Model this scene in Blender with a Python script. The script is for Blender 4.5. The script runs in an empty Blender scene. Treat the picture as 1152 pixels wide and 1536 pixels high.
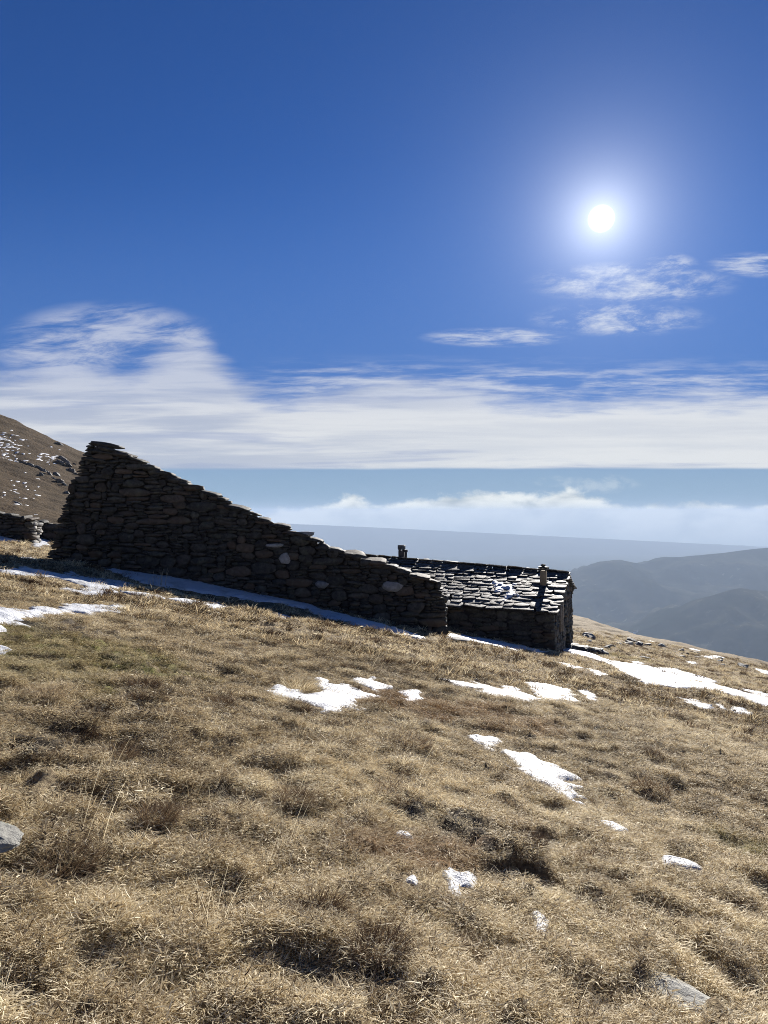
import bpy, math, random
import numpy as np

random.seed(11)
RNG = np.random.default_rng(11)
SC = bpy.context.scene
COL = SC.collection

# ---------------------------------------------------------------- camera
F = 1109.0                      # focal length in pixels of the 1152 x 1536 photograph
cd = bpy.data.cameras.new('camera')
cam = bpy.data.objects.new('camera', cd)
COL.objects.link(cam)
cam.location = (0, 0, 0)        # eye height is 1.6 m above the turf
cam.rotation_euler = (math.radians(90), 0, 0)
cd.sensor_fit = 'VERTICAL'
cd.sensor_height = 36
cd.lens = 36 * F / 1536
cd.clip_start = 0.05
cd.clip_end = 200000
SC.camera = cam

# ---------------------------------------------------------------- light
SUN_EL = math.radians(20.84)
SUN_AZ = math.radians(16.38)
SUN = np.array([math.sin(SUN_AZ) * math.cos(SUN_EL), math.cos(SUN_AZ) * math.cos(SUN_EL), math.sin(SUN_EL)])
sd = bpy.data.lights.new('sun', 'SUN')
sun = bpy.data.objects.new('sun', sd)
COL.objects.link(sun)
sd.energy = 5.0
sd.angle = math.radians(0.5)
sd.color = (1.0, 0.945, 0.875)
sun.rotation_euler = (math.radians(90) - SUN_EL, 0, math.pi - SUN_AZ)

SC.view_settings.view_transform = 'Standard'
SC.view_settings.look = 'None'
SC.view_settings.gamma = 1.0
SC.view_settings.exposure = 0.95
SC.view_settings.use_curve_mapping = False
SC.render.engine = 'CYCLES'
SC.cycles.max_bounces = 6
SC.cycles.diffuse_bounces = 3
SC.cycles.glossy_bounces = 2
SC.cycles.transmission_bounces = 3
SC.cycles.volume_bounces = 1
SC.cycles.use_denoising = True
SC.cycles.denoising_prefilter = 'NONE'
SC.cycles.filter_width = 0.95


class NT:
    """small helper to write node trees as expressions"""
    def __init__(self, tree):
        self.t = tree
        self.n = tree.nodes
        self.l = tree.links

    def new(self, kind, **kw):
        n = self.n.new(kind)
        for k, v in kw.items():
            setattr(n, k, v)
        return n

    def put(self, sock, v):
        if isinstance(v, bpy.types.NodeSocket):
            self.l.new(v, sock)
        elif isinstance(v, (tuple, list)) and len(v) == 3 and sock.type == 'RGBA':
            sock.default_value = (*v, 1)
        else:
            sock.default_value = v

    def m(self, op, a, b=None, c=None, clamp=False):
        n = self.new('ShaderNodeMath', operation=op, use_clamp=clamp)
        self.put(n.inputs[0], a)
        if b is not None:
            self.put(n.inputs[1], b)
        if c is not None:
            self.put(n.inputs[2], c)
        return n.outputs[0]

    def step(self, x, a, b):
        """0 at a to 1 at b, smooth"""
        n = self.new('ShaderNodeMapRange', interpolation_type='SMOOTHSTEP')
        self.put(n.inputs[0], x)
        self.put(n.inputs[1], a)
        self.put(n.inputs[2], b)
        return n.outputs[0]

    def xyz(self, x, y, z):
        n = self.new('ShaderNodeCombineXYZ')
        for s, v in zip(n.inputs, (x, y, z)):
            self.put(s, v)
        return n.outputs[0]

    def noise(self, vec, scale=1.0, detail=4.0, rough=0.55, dist=0.0, dims='3D'):
        n = self.new('ShaderNodeTexNoise', noise_dimensions=dims)
        self.put(n.inputs['Vector'], vec)
        self.put(n.inputs['Scale'], scale)
        self.put(n.inputs['Detail'], detail)
        self.put(n.inputs['Roughness'], rough)
        self.put(n.inputs['Distortion'], dist)
        return n.outputs[0]

    def mix(self, f, a, b, blend='MIX'):
        n = self.new('ShaderNodeMix', data_type='RGBA', blend_type=blend)
        self.put(n.inputs[0], f)
        self.put(n.inputs[6], a)
        self.put(n.inputs[7], b)
        return n.outputs[2]

    def curve(self, x, pts):
        n = self.new('ShaderNodeFloatCurve')
        c = n.mapping.curves[0]
        c.points[0].location = pts[0]
        c.points[1].location = pts[-1]
        for p in pts[1:-1]:
            c.points.new(*p)
        n.mapping.update()
        self.put(n.inputs[1], x)
        return n.outputs[0]

    def ramp(self, x, stops):
        n = self.new('ShaderNodeValToRGB')
        e = n.color_ramp.elements
        e[0].position, e[0].color = stops[0][0], (*stops[0][1], 1)
        e[1].position, e[1].color = stops[-1][0], (*stops[-1][1], 1)
        for p, c in stops[1:-1]:
            k = e.new(p)
            k.color = (*c, 1)
        self.put(n.inputs[0], x)
        return n.outputs[0]


# ---------------------------------------------------------------- sky
def make_world():
    w = bpy.data.worlds.new('World')
    SC.world = w
    w.use_nodes = True
    w.node_tree.nodes.clear()
    k = NT(w.node_tree)
    sky = k.new('ShaderNodeTexSky', sky_type='NISHITA')
    sky.sun_disc = False
    sky.sun_elevation = SUN_EL
    sky.sun_rotation = SUN_AZ
    sky.altitude = 2000
    sky.air_density = 1.0
    sky.dust_density = 0.3
    sky.ozone_density = 3.0
    STR = 0.05
    hs = k.new('ShaderNodeHueSaturation')
    k.put(hs.inputs['Saturation'], 1.12)
    k.put(hs.inputs['Value'], 1.0)
    k.put(hs.inputs['Color'], sky.outputs[0])
    col = k.mix(1.0, hs.outputs[0], (.31, .51, .835), 'MULTIPLY')
    tc = k.new('ShaderNodeTexCoord')
    sp = k.new('ShaderNodeSeparateXYZ')
    k.put(sp.inputs[0], tc.outputs['Generated'])
    x, y, z = sp.outputs
    ay = k.m('MAXIMUM', k.m('ABSOLUTE', y), 0.02)
    U = k.m('DIVIDE', x, ay)          # the cloud deck is laid out by direction: sideways slope and height slope
    S = k.m('DIVIDE', z, ay)
    X = k.m('MULTIPLY_ADD', U, F, 576.0)
    Y = k.m('MULTIPLY_ADD', S, -F, 768.0)
    Xn = k.m('DIVIDE', X, 1152.0, clamp=True)

    def vec(sx, sy, off=0.0, shear=0.0):
        yy = k.m('MULTIPLY', Y, sy)
        xx = k.m('MULTIPLY_ADD', X, sx, off)
        if shear:
            xx = k.m('MULTIPLY_ADD', Y, shear, xx)
        return k.xyz(xx, yy, off)

    def cloud(base, amount, tone):
        return k.mix(amount, base, tone)

    def white(r, g, b):
        return (r * .61 / STR, g * .61 / STR, b * .61 / STR)

    def blob(cx, cy, rx, ry):
        dx = k.m('DIVIDE', k.m('SUBTRACT', X, cx), rx)
        dy = k.m('DIVIDE', k.m('SUBTRACT', Y, cy), ry)
        d = k.m('ADD', k.m('MULTIPLY', dx, dx), k.m('MULTIPLY', dy, dy))
        return k.m('SUBTRACT', 1.0, k.step(d, 0.15, 1.0))

    # pale air low over the horizon
    col = cloud(col, k.m('MULTIPLY', k.step(S, 0.50, 0.14), 0.72), white(0.072, 0.162, 0.415))
    col = cloud(col, k.m('MULTIPLY', k.step(S, 0.16, 0.03), 0.94), white(0.24, 0.36, 0.50))
    # sheet of high cloud
    n1 = k.noise(vec(0.0042, 0.019, 3.0, 0.002), 1.0, 7, 0.58, 0.15)
    n2 = k.noise(vec(0.009, 0.085, 9.0, 0.012), 1.0, 8, 0.64, 0.15)
    n3 = k.noise(vec(0.0025, 0.03, 17.0), 1.0, 5, 0.55, 0.4)
    edge = k.m('MULTIPLY', 1000.0, k.curve(Xn, [(0, .556), (.10, .552), (.17, .556), (.21, .530), (.25, .513), (.28, .533),
                                              (.31, .560), (.36, .588), (.42, .578), (.50, .560), (.60, .566), (.68, .590),
                                              (.80, .593), (1, .594)]))
    nn = k.m('MULTIPLY_ADD', k.m('SUBTRACT', n1, 0.5), 95.0, k.m('MULTIPLY', k.m('SUBTRACT', n2, 0.5), 55.0))
    rise = k.m('ADD', k.m('SUBTRACT', Y, edge), nn)
    a1 = k.step(rise, -22.0, 34.0)
    foot = k.m('MULTIPLY_ADD', k.m('SUBTRACT', n1, 0.5), 7.0, 703.0)
    a1 = k.m('MULTIPLY', a1, k.step(Y, k.m('ADD', foot, 2.5), k.m('SUBTRACT', foot, 3.0)))
    thick = k.m('MULTIPLY', a1, k.m('MULTIPLY_ADD', k.step(Y, 560.0, 640.0), 0.28, 0.66))
    n3b = k.noise(vec(0.0045, 0.075, 91.0, 0.006), 1.0, 7, 0.62, 0.2)
    n3 = k.m('MULTIPLY_ADD', k.m('SUBTRACT', n3b, 0.5), 0.32, n3)
    tone = k.mix(k.step(n3, 0.36, 0.62), white(0.42, 0.46, 0.55), white(0.66, 0.67, 0.685))
    bright = k.step(X, 250.0, 760.0)
    tone = k.mix(k.m('MULTIPLY', bright, 0.6), tone, white(0.70, 0.71, 0.71))
    streak = k.m('MULTIPLY', k.step(k.noise(vec(0.0028, 0.035, 41.0, 0.004), 1.0, 5, 0.55, 0.5), 0.54, 0.70), 0.55)
    tone = k.mix(streak, tone, white(0.27, 0.33, 0.50))
    col = cloud(col, k.m('MULTIPLY', thick, 0.97), tone)
    # veil of fine streaks above the sheet
    veil = k.m('MULTIPLY', k.step(n2, 0.40, 0.72), k.m('MULTIPLY', k.step(Y, 528.0, 575.0), k.step(Y, 615.0, 580.0)))
    veil = k.m('MULTIPLY', veil, k.m('MULTIPLY', k.step(X, 340.0, 480.0), 0.72))
    col = cloud(col, veil, white(0.54, 0.58, 0.67))
    # streaming plume at the left
    n4 = k.noise(vec(0.009, 0.034, 23.0, 0.014), 1.0, 9, 0.64, 0.45)
    pl = k.m('MAXIMUM', blob(165, 508, 175, 62), k.m('MAXIMUM', blob(85, 530, 110, 42), blob(270, 520, 62, 50)))
    pl = k.m('MULTIPLY', pl, k.step(n4, 0.36, 0.64))
    col = cloud(col, k.m('MULTIPLY', pl, 0.80), white(0.48, 0.52, 0.63))
    # wisps under the sun
    n5 = k.noise(vec(0.015, 0.038, 31.0, 0.010), 1.0, 9, 0.68, 0.25)
    ws = k.m('MAXIMUM', blob(950, 425, 175, 36), k.m('MAXIMUM', blob(930, 478, 150, 30), blob(1000, 405, 60, 30)))
    ws = k.m('MULTIPLY', ws, k.step(n5, 0.40, 0.72))
    n6 = k.noise(vec(0.016, 0.11, 51.0, 0.012), 1.0, 8, 0.68, 0.15)
    st = k.m('MAXIMUM', blob(745, 506, 125, 17), blob(1150, 397, 100, 22))
    st = k.m('MULTIPLY', st, k.step(n6, 0.34, 0.74))
    col = cloud(col, k.m('MULTIPLY', k.m('MAXIMUM', ws, st), 0.80), white(0.56, 0.60, 0.68))
    # far bank of cumulus
    top = k.m('MULTIPLY', 1000.0, k.curve(Xn, [(0, .752), (.28, .757), (.36, .766), (.42, .752), (.455, .744), (.49, .753),
                                             (.53, .744), (.60, .741), (.645, .734), (.69, .742), (.745, .733),
                                             (.775, .742), (.80, .752), (.9, .754), (1, .757)]))
    n7 = k.noise(vec(0.022, 0.034, 61.0), 1.0, 8, 0.62, 0.2)
    up = k.m('ADD', k.m('SUBTRACT', Y, top), k.m('MULTIPLY', k.m('SUBTRACT', n7, 0.5), 50.0))
    bank = k.step(up, -3.0, 11.0)
    n8 = k.noise(vec(0.012, 0.03, 77.0), 1.0, 5, 0.55, 0.2)
    bt = k.mix(k.m('MULTIPLY', k.step(up, 72.0, 8.0), k.step(n8, 0.22, 0.55)), white(0.34, 0.395, 0.43), white(0.82, 0.84, 0.81))
    col = cloud(col, k.m('MULTIPLY', bank, 0.93), bt)
    pf = k.m('MULTIPLY', k.m('MAXIMUM', blob(905, 726, 62, 17), blob(835, 722, 40, 10)), k.step(n7, 0.40, 0.62))
    col = cloud(col, k.m('MULTIPLY', pf, 0.6), white(0.46, 0.54, 0.62))
    # glare of the low sun in the air
    dt = k.new('ShaderNodeVectorMath', operation='DOT_PRODUCT')
    k.put(dt.inputs[0], tc.outputs['Generated'])
    dt.inputs[1].default_value = tuple(SUN)
    ang = k.m('MULTIPLY', k.m('ARCCOSINE', k.m('MINIMUM', dt.outputs['Value'], 0.999999)), 57.29578)
    disc = k.m('MULTIPLY', k.step(ang, 0.95, 0.60), 1.4)
    g1 = k.m('MULTIPLY', k.m('EXPONENT', k.m('MULTIPLY', ang, -0.52)), 0.55)
    g2 = k.m('MULTIPLY', k.m('EXPONENT', k.m('MULTIPLY', ang, -0.18)), 0.095)
    warm = k.m('DIVIDE', k.m('ADD', disc, g1), STR)
    cool = k.m('DIVIDE', g2, STR)
    glow = k.mix(1.0, k.mix(1.0, (0.96, 0.97, 0.94), k.xyz(warm, warm, warm), 'MULTIPLY'),
                 k.mix(1.0, (0.92, 0.92, 0.95), k.xyz(cool, cool, cool), 'MULTIPLY'), 'ADD')
    col = k.mix(1.0, col, glow, 'ADD')
    bg = k.new('ShaderNodeBackground')
    k.put(bg.inputs[0], col)
    bg.inputs[1].default_value = STR
    out = k.new('ShaderNodeOutputWorld')
    k.l.new(bg.outputs[0], out.inputs[0])
    w.cycles.sampling_method = 'MANUAL'
    w.cycles.sample_map_resolution = 1024


make_world()


# ---------------------------------------------------------------- object helpers
def tag(o, label=None, cat=None, group=None, kind=None):
    if label:
        o['label'] = label
    if cat:
        o['category'] = cat
    if group:
        o['group'] = group
    if kind:
        o['kind'] = kind
    return o


def empty(name, loc, rz=0.0):
    o = bpy.data.objects.new(name, None)
    COL.objects.link(o)
    o.location = loc
    o.rotation_euler = (0, 0, rz)
    o.empty_display_size = 0.3
    return o


def mesh_np(name, V, faces, mat=None, smooth=False):
    """faces: list of int arrays shaped (n, k)"""
    me = bpy.data.meshes.new(name)
    V = np.asarray(V, dtype=np.float32)
    me.vertices.add(len(V))
    me.vertices.foreach_set('co', V.ravel())
    if not isinstance(faces, list):
        faces = [faces]
    faces = [np.asarray(f, dtype=np.int32) for f in faces if len(f)]
    loops = np.concatenate([f.ravel() for f in faces])
    sizes = np.concatenate([np.full(len(f), f.shape[1], dtype=np.int32) for f in faces])
    starts = np.concatenate([[0], np.cumsum(sizes)[:-1]]).astype(np.int32)
    me.loops.add(len(loops))
    me.loops.foreach_set('vertex_index', loops)
    me.polygons.add(len(sizes))
    me.polygons.foreach_set('loop_start', starts)
    me.polygons.foreach_set('loop_total', sizes)
    if smooth:
        me.polygons.foreach_set('use_smooth', np.ones(len(sizes), dtype=bool))
    me.update(calc_edges=True)
    me.validate()
    if mat:
        me.materials.append(mat)
    return me


def link(name, me, parent=None, loc=(0, 0, 0), rot=(0, 0, 0), scale=(1, 1, 1)):
    o = bpy.data.objects.new(name, me)
    COL.objects.link(o)
    o.location = loc
    o.rotation_euler = rot
    o.scale = scale
    if parent:
        o.parent = parent
    return o


def attr(me, name, vals, domain='POINT', typ='FLOAT'):
    a = me.attributes.new(name, typ, domain)
    key = {'FLOAT': 'value', 'INT': 'value', 'FLOAT_VECTOR': 'vector', 'FLOAT_COLOR': 'color'}[typ]
    a.data.foreach_set(key, np.asarray(vals).ravel())


def box_arr(x0, x1, y0, y1, z0, z1):
    V = np.array([[x, y, z] for z in (z0, z1) for y in (y0, y1) for x in (x0, x1)], float)
    Q = np.array([[0, 2, 3, 1], [4, 5, 7, 6], [0, 1, 5, 4], [2, 6, 7, 3], [0, 4, 6, 2], [1, 3, 7, 5]])
    return V, Q


# ---------------------------------------------------------------- noise and terrain
def _h(ix, iy, seed):
    h = (ix.astype(np.int64) * 374761393 + iy.astype(np.int64) * 668265263 + seed * 974634317) & 0xffffffff
    h = ((h ^ (h >> 13)) * 1274126177) & 0xffffffff
    h = (h ^ (h >> 16)) & 0xffffffff
    return h / 4294967295.0


def vn(x, y, seed=0):
    """value noise, -1 .. 1"""
    x = np.asarray(x, float)
    y = np.asarray(y, float)
    ix, iy = np.floor(x), np.floor(y)
    fx, fy = x - ix, y - iy
    ux = fx * fx * fx * (fx * (fx * 6 - 15) + 10)
    uy = fy * fy * fy * (fy * (fy * 6 - 15) + 10)
    a, b = _h(ix, iy, seed), _h(ix + 1, iy, seed)
    c, d = _h(ix, iy + 1, seed), _h(ix + 1, iy + 1, seed)
    return 2 * (a + (b - a) * ux + (c - a) * uy + (a - b - c + d) * ux * uy) - 1


def fbm(x, y, seed=0, octv=4, gain=0.5):
    s, a = 0, 1.0
    for i in range(octv):
        s = s + a * vn(np.asarray(x) * 2 ** i + 13.7 * i, np.asarray(y) * 2 ** i - 7.1 * i, seed + i)
        a *= gain
    return s


def sm(t):
    t = np.clip(t, 0, 1)
    return t * t * (3 - 2 * t)


def hill_w(x, y):
    """share of the left hill at a point"""
    return sm((y - 44) / 190) * sm((-x - 0.16 * y) / (8 + 0.10 * y))


def T0(x, y):
    """the slope without its hummocks"""
    x = np.asarray(x, float)
    y = np.asarray(y, float)
    z = -1.6 - 0.1995 * x - 0.0894 * y
    z = z + 0.11 * fbm(x / 4.5, y / 4.5, 3, 2)
    z = z - 1.2e-4 * np.clip(y - 80, 0, None) ** 2
    z = z + 1.6 * np.exp(-((x - 33) / 14) ** 2 - ((y - 140) / 45) ** 2)
    z = z + np.exp(-((y - 23.9) / 1.3) ** 2) * np.interp(x, [-10.5, -8.5, -6.5, -3.3, -.4, 2.4], [0, .12, .24, .26, .10, 0.0])
    zh = 28.4 + 0.452 * (-114 - x)
    zh = np.where(zh > 34, 34 + 16 * np.tanh((zh - 34) / 16 * 1.0), zh) - np.clip(y - 222, 0, None) * 0.22
    t = np.clip((y - 46) / 174, 0, 1)
    h = z + (zh - z) * (0.55 * t + 0.45 * sm(t))
    return np.where((zh > z) & (x < -8), np.maximum(z, h), z)


def ground_hit(px, py):
    """where the line of sight through a pixel of the photograph meets the slope"""
    dx, dz = (px - 576) / F, (768 - py) / F
    t = np.geomspace(1.5, 400, 4000)
    g = dz * t - T0(dx * t, t)
    k = int(np.argmax(g < 0)) if (g < 0).any() else len(t) - 1
    if k > 0:
        a = g[k - 1] / (g[k - 1] - g[k] + 1e-12)
        tt = t[k - 1] + a * (t[k] - t[k - 1])
    else:
        tt = t[0]
    return dx * tt, tt


SNOW = [
    ('long bluish snow strip lying in shade along the foot of the ruined wall', .12,
     [(148, 849), (180, 850), (230, 856), (277, 863), (320, 872), (350, 882), (423, 896), (460, 907), (475, 912), (560, 935), (610, 948), (634, 955),
      (630, 959), (606, 954), (560, 943), (475, 922), (460, 914), (423, 906), (380, 902), (350, 895), (277, 887), (215, 875), (180, 864)]),
    ('narrow snow strip in shade under the front wall of the stone hut', .05,
     [(672, 951), (720, 957), (780, 969), (822, 979), (800, 979), (760, 974), (700, 961), (672, 957)]),
    ('forked white snow patch at upper left just below the dark wall shadow', .06,
     [(8, 856), (60, 855), (85, 861), (110, 859), (125, 868), (150, 868), (192, 875), (186, 881), (166, 884), (172, 892), (142, 894),
      (104, 887), (128, 882), (108, 875), (92, 868), (50, 865), (10, 862)]),
    ('broad white snow tongue reaching in from the left edge above mossy turf', .07,
     [(-60, 915), (0, 913), (60, 911), (110, 908), (130, 907), (180, 911), (176, 918), (130, 920), (80, 921), (40, 928), (0, 938), (-60, 950)]),
    ('small snow tip at the left edge right under the broad snow tongue', .05, [(-20, 938), (2, 939), (11, 944), (0, 950), (-20, 953)]),
    ('small pointed snow patch at the left edge above green moss', .05, [(-20, 966), (2, 967), (12, 975), (0, 981), (-20, 984)]),
    ('slim sunlit snow patch in the turf below the left third of the wall', .04, [(190, 889), (215, 888), (238, 893), (248, 898), (225, 897)]),
    ('thin broken snow streak in turf just right of the slim patch', .03, [(254, 898), (278, 898), (298, 904), (276, 904)]),
    ('short snow fleck in turf below the second sunlit streak of the wall strip', .03, [(308, 905), (324, 903), (340, 911), (322, 912)]),
    ('thin slanting snow sliver below the middle of the ruined wall', .03, [(405, 917), (420, 920), (442, 929), (424, 928)]),
    ('large ragged snow patch in the middle of the turf beside a pale tussock', .07,
     [(413, 1030), (425, 1029), (432, 1038), (475, 1043), (486, 1034), (468, 1018), (490, 1019), (499, 1026), (525, 1027), (541, 1038),
      (574, 1047), (560, 1051), (540, 1050), (514, 1052), (513, 1064), (500, 1068), (480, 1060), (455, 1056), (430, 1050), (411, 1046)]),
    ('small pointed snow patch behind the right end of the large ragged patch', .05, [(532, 1022), (555, 1018), (575, 1031), (563, 1036), (545, 1030)]),
    ('little rounded snow patch alone between the two ragged central patches', .05, [(603, 1040), (615, 1036), (627, 1038), (632, 1051), (608, 1052)]),
    ('long ragged snow patch under a row of dark tussocks right of centre', .06,
     [(668, 1021), (690, 1025), (705, 1028), (712, 1018), (730, 1028), (745, 1032), (762, 1027), (777, 1036), (800, 1046), (808, 1051),
      (785, 1053), (760, 1049), (735, 1043), (718, 1035), (690, 1031)]),
    ('snow patch with a slanting tail touching the long ragged patch', .06,
     [(792, 1024), (815, 1027), (836, 1032), (862, 1050), (864, 1054), (845, 1054), (822, 1051), (804, 1038)]),
    ('small bent snow patch to the right of the tailed snow patch', .05, [(869, 1036), (880, 1035), (891, 1045), (894, 1054), (879, 1050)]),
    ('thumb-sized snow patch above the long tongue in the right middle turf', .06,
     [(699, 1106), (720, 1104), (745, 1109), (749, 1115), (738, 1125), (725, 1123), (711, 1115)]),
    ('tapering tongue of snow sliding downhill in the right middle turf', .07,
     [(767, 1133), (795, 1132), (812, 1141), (830, 1155), (856, 1165), (859, 1175), (851, 1185), (869, 1203), (855, 1201), (844, 1190),
      (820, 1179), (795, 1167), (781, 1155)]),
    ('little snow bar in dry turf downhill of the tapering tongue', .04, [(909, 1234), (921, 1236), (938, 1246), (925, 1249)]),
    ('bent snow bar lying alone in the right foreground turf', .05,
     [(997, 1288), (1015, 1292), (1030, 1294), (1046, 1305), (1030, 1307), (1012, 1300), (1001, 1302)]),
    ('pair of tiny snow crumbs at the top of the orange brown turf', .04, [(594, 1253), (604, 1249), (613, 1249), (615, 1257), (600, 1258)]),
    ('small oval snow lump left of the claw-shaped snow patch', .05, [(611, 1313), (620, 1309), (628, 1316), (622, 1327), (613, 1323)]),
    ('claw-shaped snow patch in the orange brown foreground turf', .05,
     [(666, 1307), (675, 1302), (686, 1311), (700, 1312), (710, 1324), (705, 1331), (694, 1328), (690, 1319), (681, 1322), (692, 1340),
      (688, 1347), (675, 1337), (673, 1325)]),
    ('small drop-shaped snow lump below the dark burrow', .05, [(799, 1372), (806, 1370), (817, 1382), (814, 1393), (810, 1399), (805, 1386)]),
    ('longest bright snow drift running downhill right of the hut', .10,
     [(846, 966), (870, 974), (895, 984), (915, 992), (935, 995), (960, 998), (985, 1003), (1020, 1012), (1050, 1021), (1080, 1030),
      (1110, 1038), (1152, 1049), (1200, 1062), (1200, 1072), (1152, 1061), (1120, 1050), (1080, 1039), (1040, 1034), (1000, 1029),
      (965, 1026), (945, 1013), (920, 1001), (890, 989), (865, 983), (850, 979)]),
    ('slim snow strip just above the longest drift', .06, [(988, 1001), (1010, 1003), (1040, 1012), (1077, 1024), (1060, 1026), (1030, 1018), (1000, 1009)]),
    ('small snow streak in turf below the hut corner', .03, [(834, 993), (850, 995), (868, 1002), (850, 1002)]),
    ('short snow dash under the upper end of the longest drift', .03, [(882, 1003), (895, 1006), (908, 1012), (895, 1013)]),
    ('slanting snow sliver below the middle of the longest drift', .04, [(1023, 1046), (1045, 1051), (1067, 1063), (1050, 1062), (1030, 1054)]),
    ('thin snow fleck right of the slanting sliver', .03, [(1070, 1052), (1082, 1056), (1092, 1066), (1080, 1062)]),
    ('small snow wedge below the lower end of the longest drift', .04, [(1098, 1059), (1115, 1063), (1127, 1071), (1105, 1069)]),
    ('snow streak above the lower end of the longest drift', .05, [(1116, 1035), (1135, 1037), (1165, 1047), (1165, 1051), (1135, 1044)]),
    ('snow streak on the far right turf under the rocky crest', .05, [(1126, 1001), (1152, 1007), (1180, 1014), (1180, 1018), (1150, 1012)]),
    ('flat snow fleck under the two nearest crest rocks', .05, [(1056, 985), (1075, 985), (1086, 988), (1066, 989)]),
    ('thin snow line along the rocky crest', .05, [(1032, 973), (1042, 974), (1052, 979), (1040, 977)]),
    ('small snow fleck on turf between crest and longest drift', .04, [(1030, 992), (1042, 993), (1052, 997), (1038, 996)]),
    ('snow fleck beside the green turf right of the rubble', .04, [(948, 993), (956, 992), (964, 995), (954, 996)]),
    ('snow fleck on the crest behind the rubble heap', .05, [(964, 961), (976, 961), (986, 964), (972, 964)]),
    ('snow patch in the gap between the low ruin and the tall wall', .05, [(51, 806), (58, 804), (74, 806), (72, 816), (60, 821), (50, 819)]),
    ('thin snow line on turf at the edge of the wall shadow', .03, [(26, 838), (38, 836), (52, 838), (44, 840)]),
    ('snow strip in shade along the foot of the low ruin', .05, [(-40, 800), (0, 803), (12, 806), (26, 812), (10, 812), (-40, 809)]),
]
SNOW = [(l, h, np.array([ground_hit(*p) for p in poly])) for l, h, poly in SNOW]


def sdist(P, x, y):
    """signed distance to a polygon, positive inside"""
    x = np.asarray(x, float)
    y = np.asarray(y, float)
    d = np.full(x.shape, 1e9)
    ins = np.zeros(x.shape, bool)
    n = len(P)
    for i in range(n):
        ax, ay = P[i]
        bx, by = P[(i + 1) % n]
        ex, ey = bx - ax, by - ay
        wx, wy = x - ax, y - ay
        t = np.clip((wx * ex + wy * ey) / (ex * ex + ey * ey + 1e-12), 0, 1)
        d = np.minimum(d, (wx - ex * t) ** 2 + (wy - ey * t) ** 2)
        c = ((ay > y) != (by > y)) & (x < ex * (y - ay) / (ey if abs(ey) > 1e-12 else 1e-12) + ax)
        ins ^= c
    d = np.sqrt(d)
    return np.where(ins, d, -d)


def snow_depth(x, y):
    """largest signed distance into any snow patch (m), clipped at -1"""
    out = np.full(np.shape(x), -1.0)
    for _, _, P in SNOW:
        lo, hi = P.min(0) - 0.8, P.max(0) + 0.8
        k = (x > lo[0]) & (x < hi[0]) & (y > lo[1]) & (y < hi[1])
        if k.any():
            out[k] = np.maximum(out[k], sdist(P, x[k], y[k]))
    return out


HOLE = ground_hit(772, 1312)


def T(x, y, sdep=None):
    """the turf surface with hummocks"""
    x = np.asarray(x, float)
    y = np.asarray(y, float)
    if sdep is None:
        sdep = snow_depth(x, y)
    calm = 1 - 0.9 * sm((sdep + 0.45) / 0.5)
    wx = x + 0.25 * vn(x * 1.3, y * 1.3, 71)
    wy = y + 0.25 * vn(x * 1.3, y * 1.3, 72)
    far = sm((y - 60) / 60)
    b = 0.0
    h1 = vn(wx * 1.15, wy * 1.15, 21)
    h2 = vn(wx * 3.1, wy * 3.1, 22)
    h3 = vn(wx * 6.8, wy * 6.8, 23)
    h4 = vn(wx * 13, wy * 13, 24)
    b = b + calm * (0.014 * np.maximum(h1, -0.35) + 0.046 * np.maximum(h2, -0.35) + 0.072 * np.maximum(h3, -.45) + .026 * np.maximum(h4, -.55))
    b = b + far * (0.9 * fbm(x / 24, y / 24, 31, 4) + 0.25 * fbm(x / 3, y / 3, 32, 2))
    z = T0(x, y) + b
    hx, hy = x - HOLE[0], y - HOLE[1]
    z = z - 0.30 * np.exp(-((hx / .11) ** 2 + (hy / .12) ** 2) ** 1.5)
    z = z - 0.07 * np.exp(-(((hx - .22) / .15) ** 2 + ((hy + .03) / .08) ** 2))
    z = z + 0.09 * np.exp(-(((hx - .05) / .24) ** 2 + ((hy - .26) / .16) ** 2))
    return z


def on(px, py):
    x, y = ground_hit(px, py)
    return x, y, float(T(np.array([x]), np.array([y]))[0])


# ---------------------------------------------------------------- materials
def material(name):
    m = bpy.data.materials.new(name)
    m.use_nodes = True
    m.node_tree.nodes.clear()
    k = NT(m.node_tree)
    out = k.new('ShaderNodeOutputMaterial')
    return m, k, out


def bump(k, h, strength, dist):
    b = k.new('ShaderNodeBump')
    b.inputs['Strength'].default_value = strength
    b.inputs['Distance'].default_value = dist
    k.put(b.inputs['Height'], h)
    return b.outputs[0]


def principled(k, out, col, rough=0.8, spec=0.3, normal=None):
    p = k.new('ShaderNodeBsdfPrincipled')
    k.put(p.inputs['Base Color'], col)
    k.put(p.inputs['Roughness'], rough)
    k.put(p.inputs['Specular IOR Level'], spec)
    if normal is not None:
        k.l.new(normal, p.inputs['Normal'])
    k.l.new(p.outputs[0], out.inputs[0])
    return p


def pos(k):
    return k.new('ShaderNodeNewGeometry').outputs['Position']


def objc(k):
    return k.new('ShaderNodeTexCoord').outputs['Object']


def rnd(k):
    return k.new('ShaderNodeObjectInfo').outputs['Random']


def named(k, name, typ='GEOMETRY'):
    n = k.new('ShaderNodeAttribute', attribute_type=typ)
    n.attribute_name = name
    return n


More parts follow.
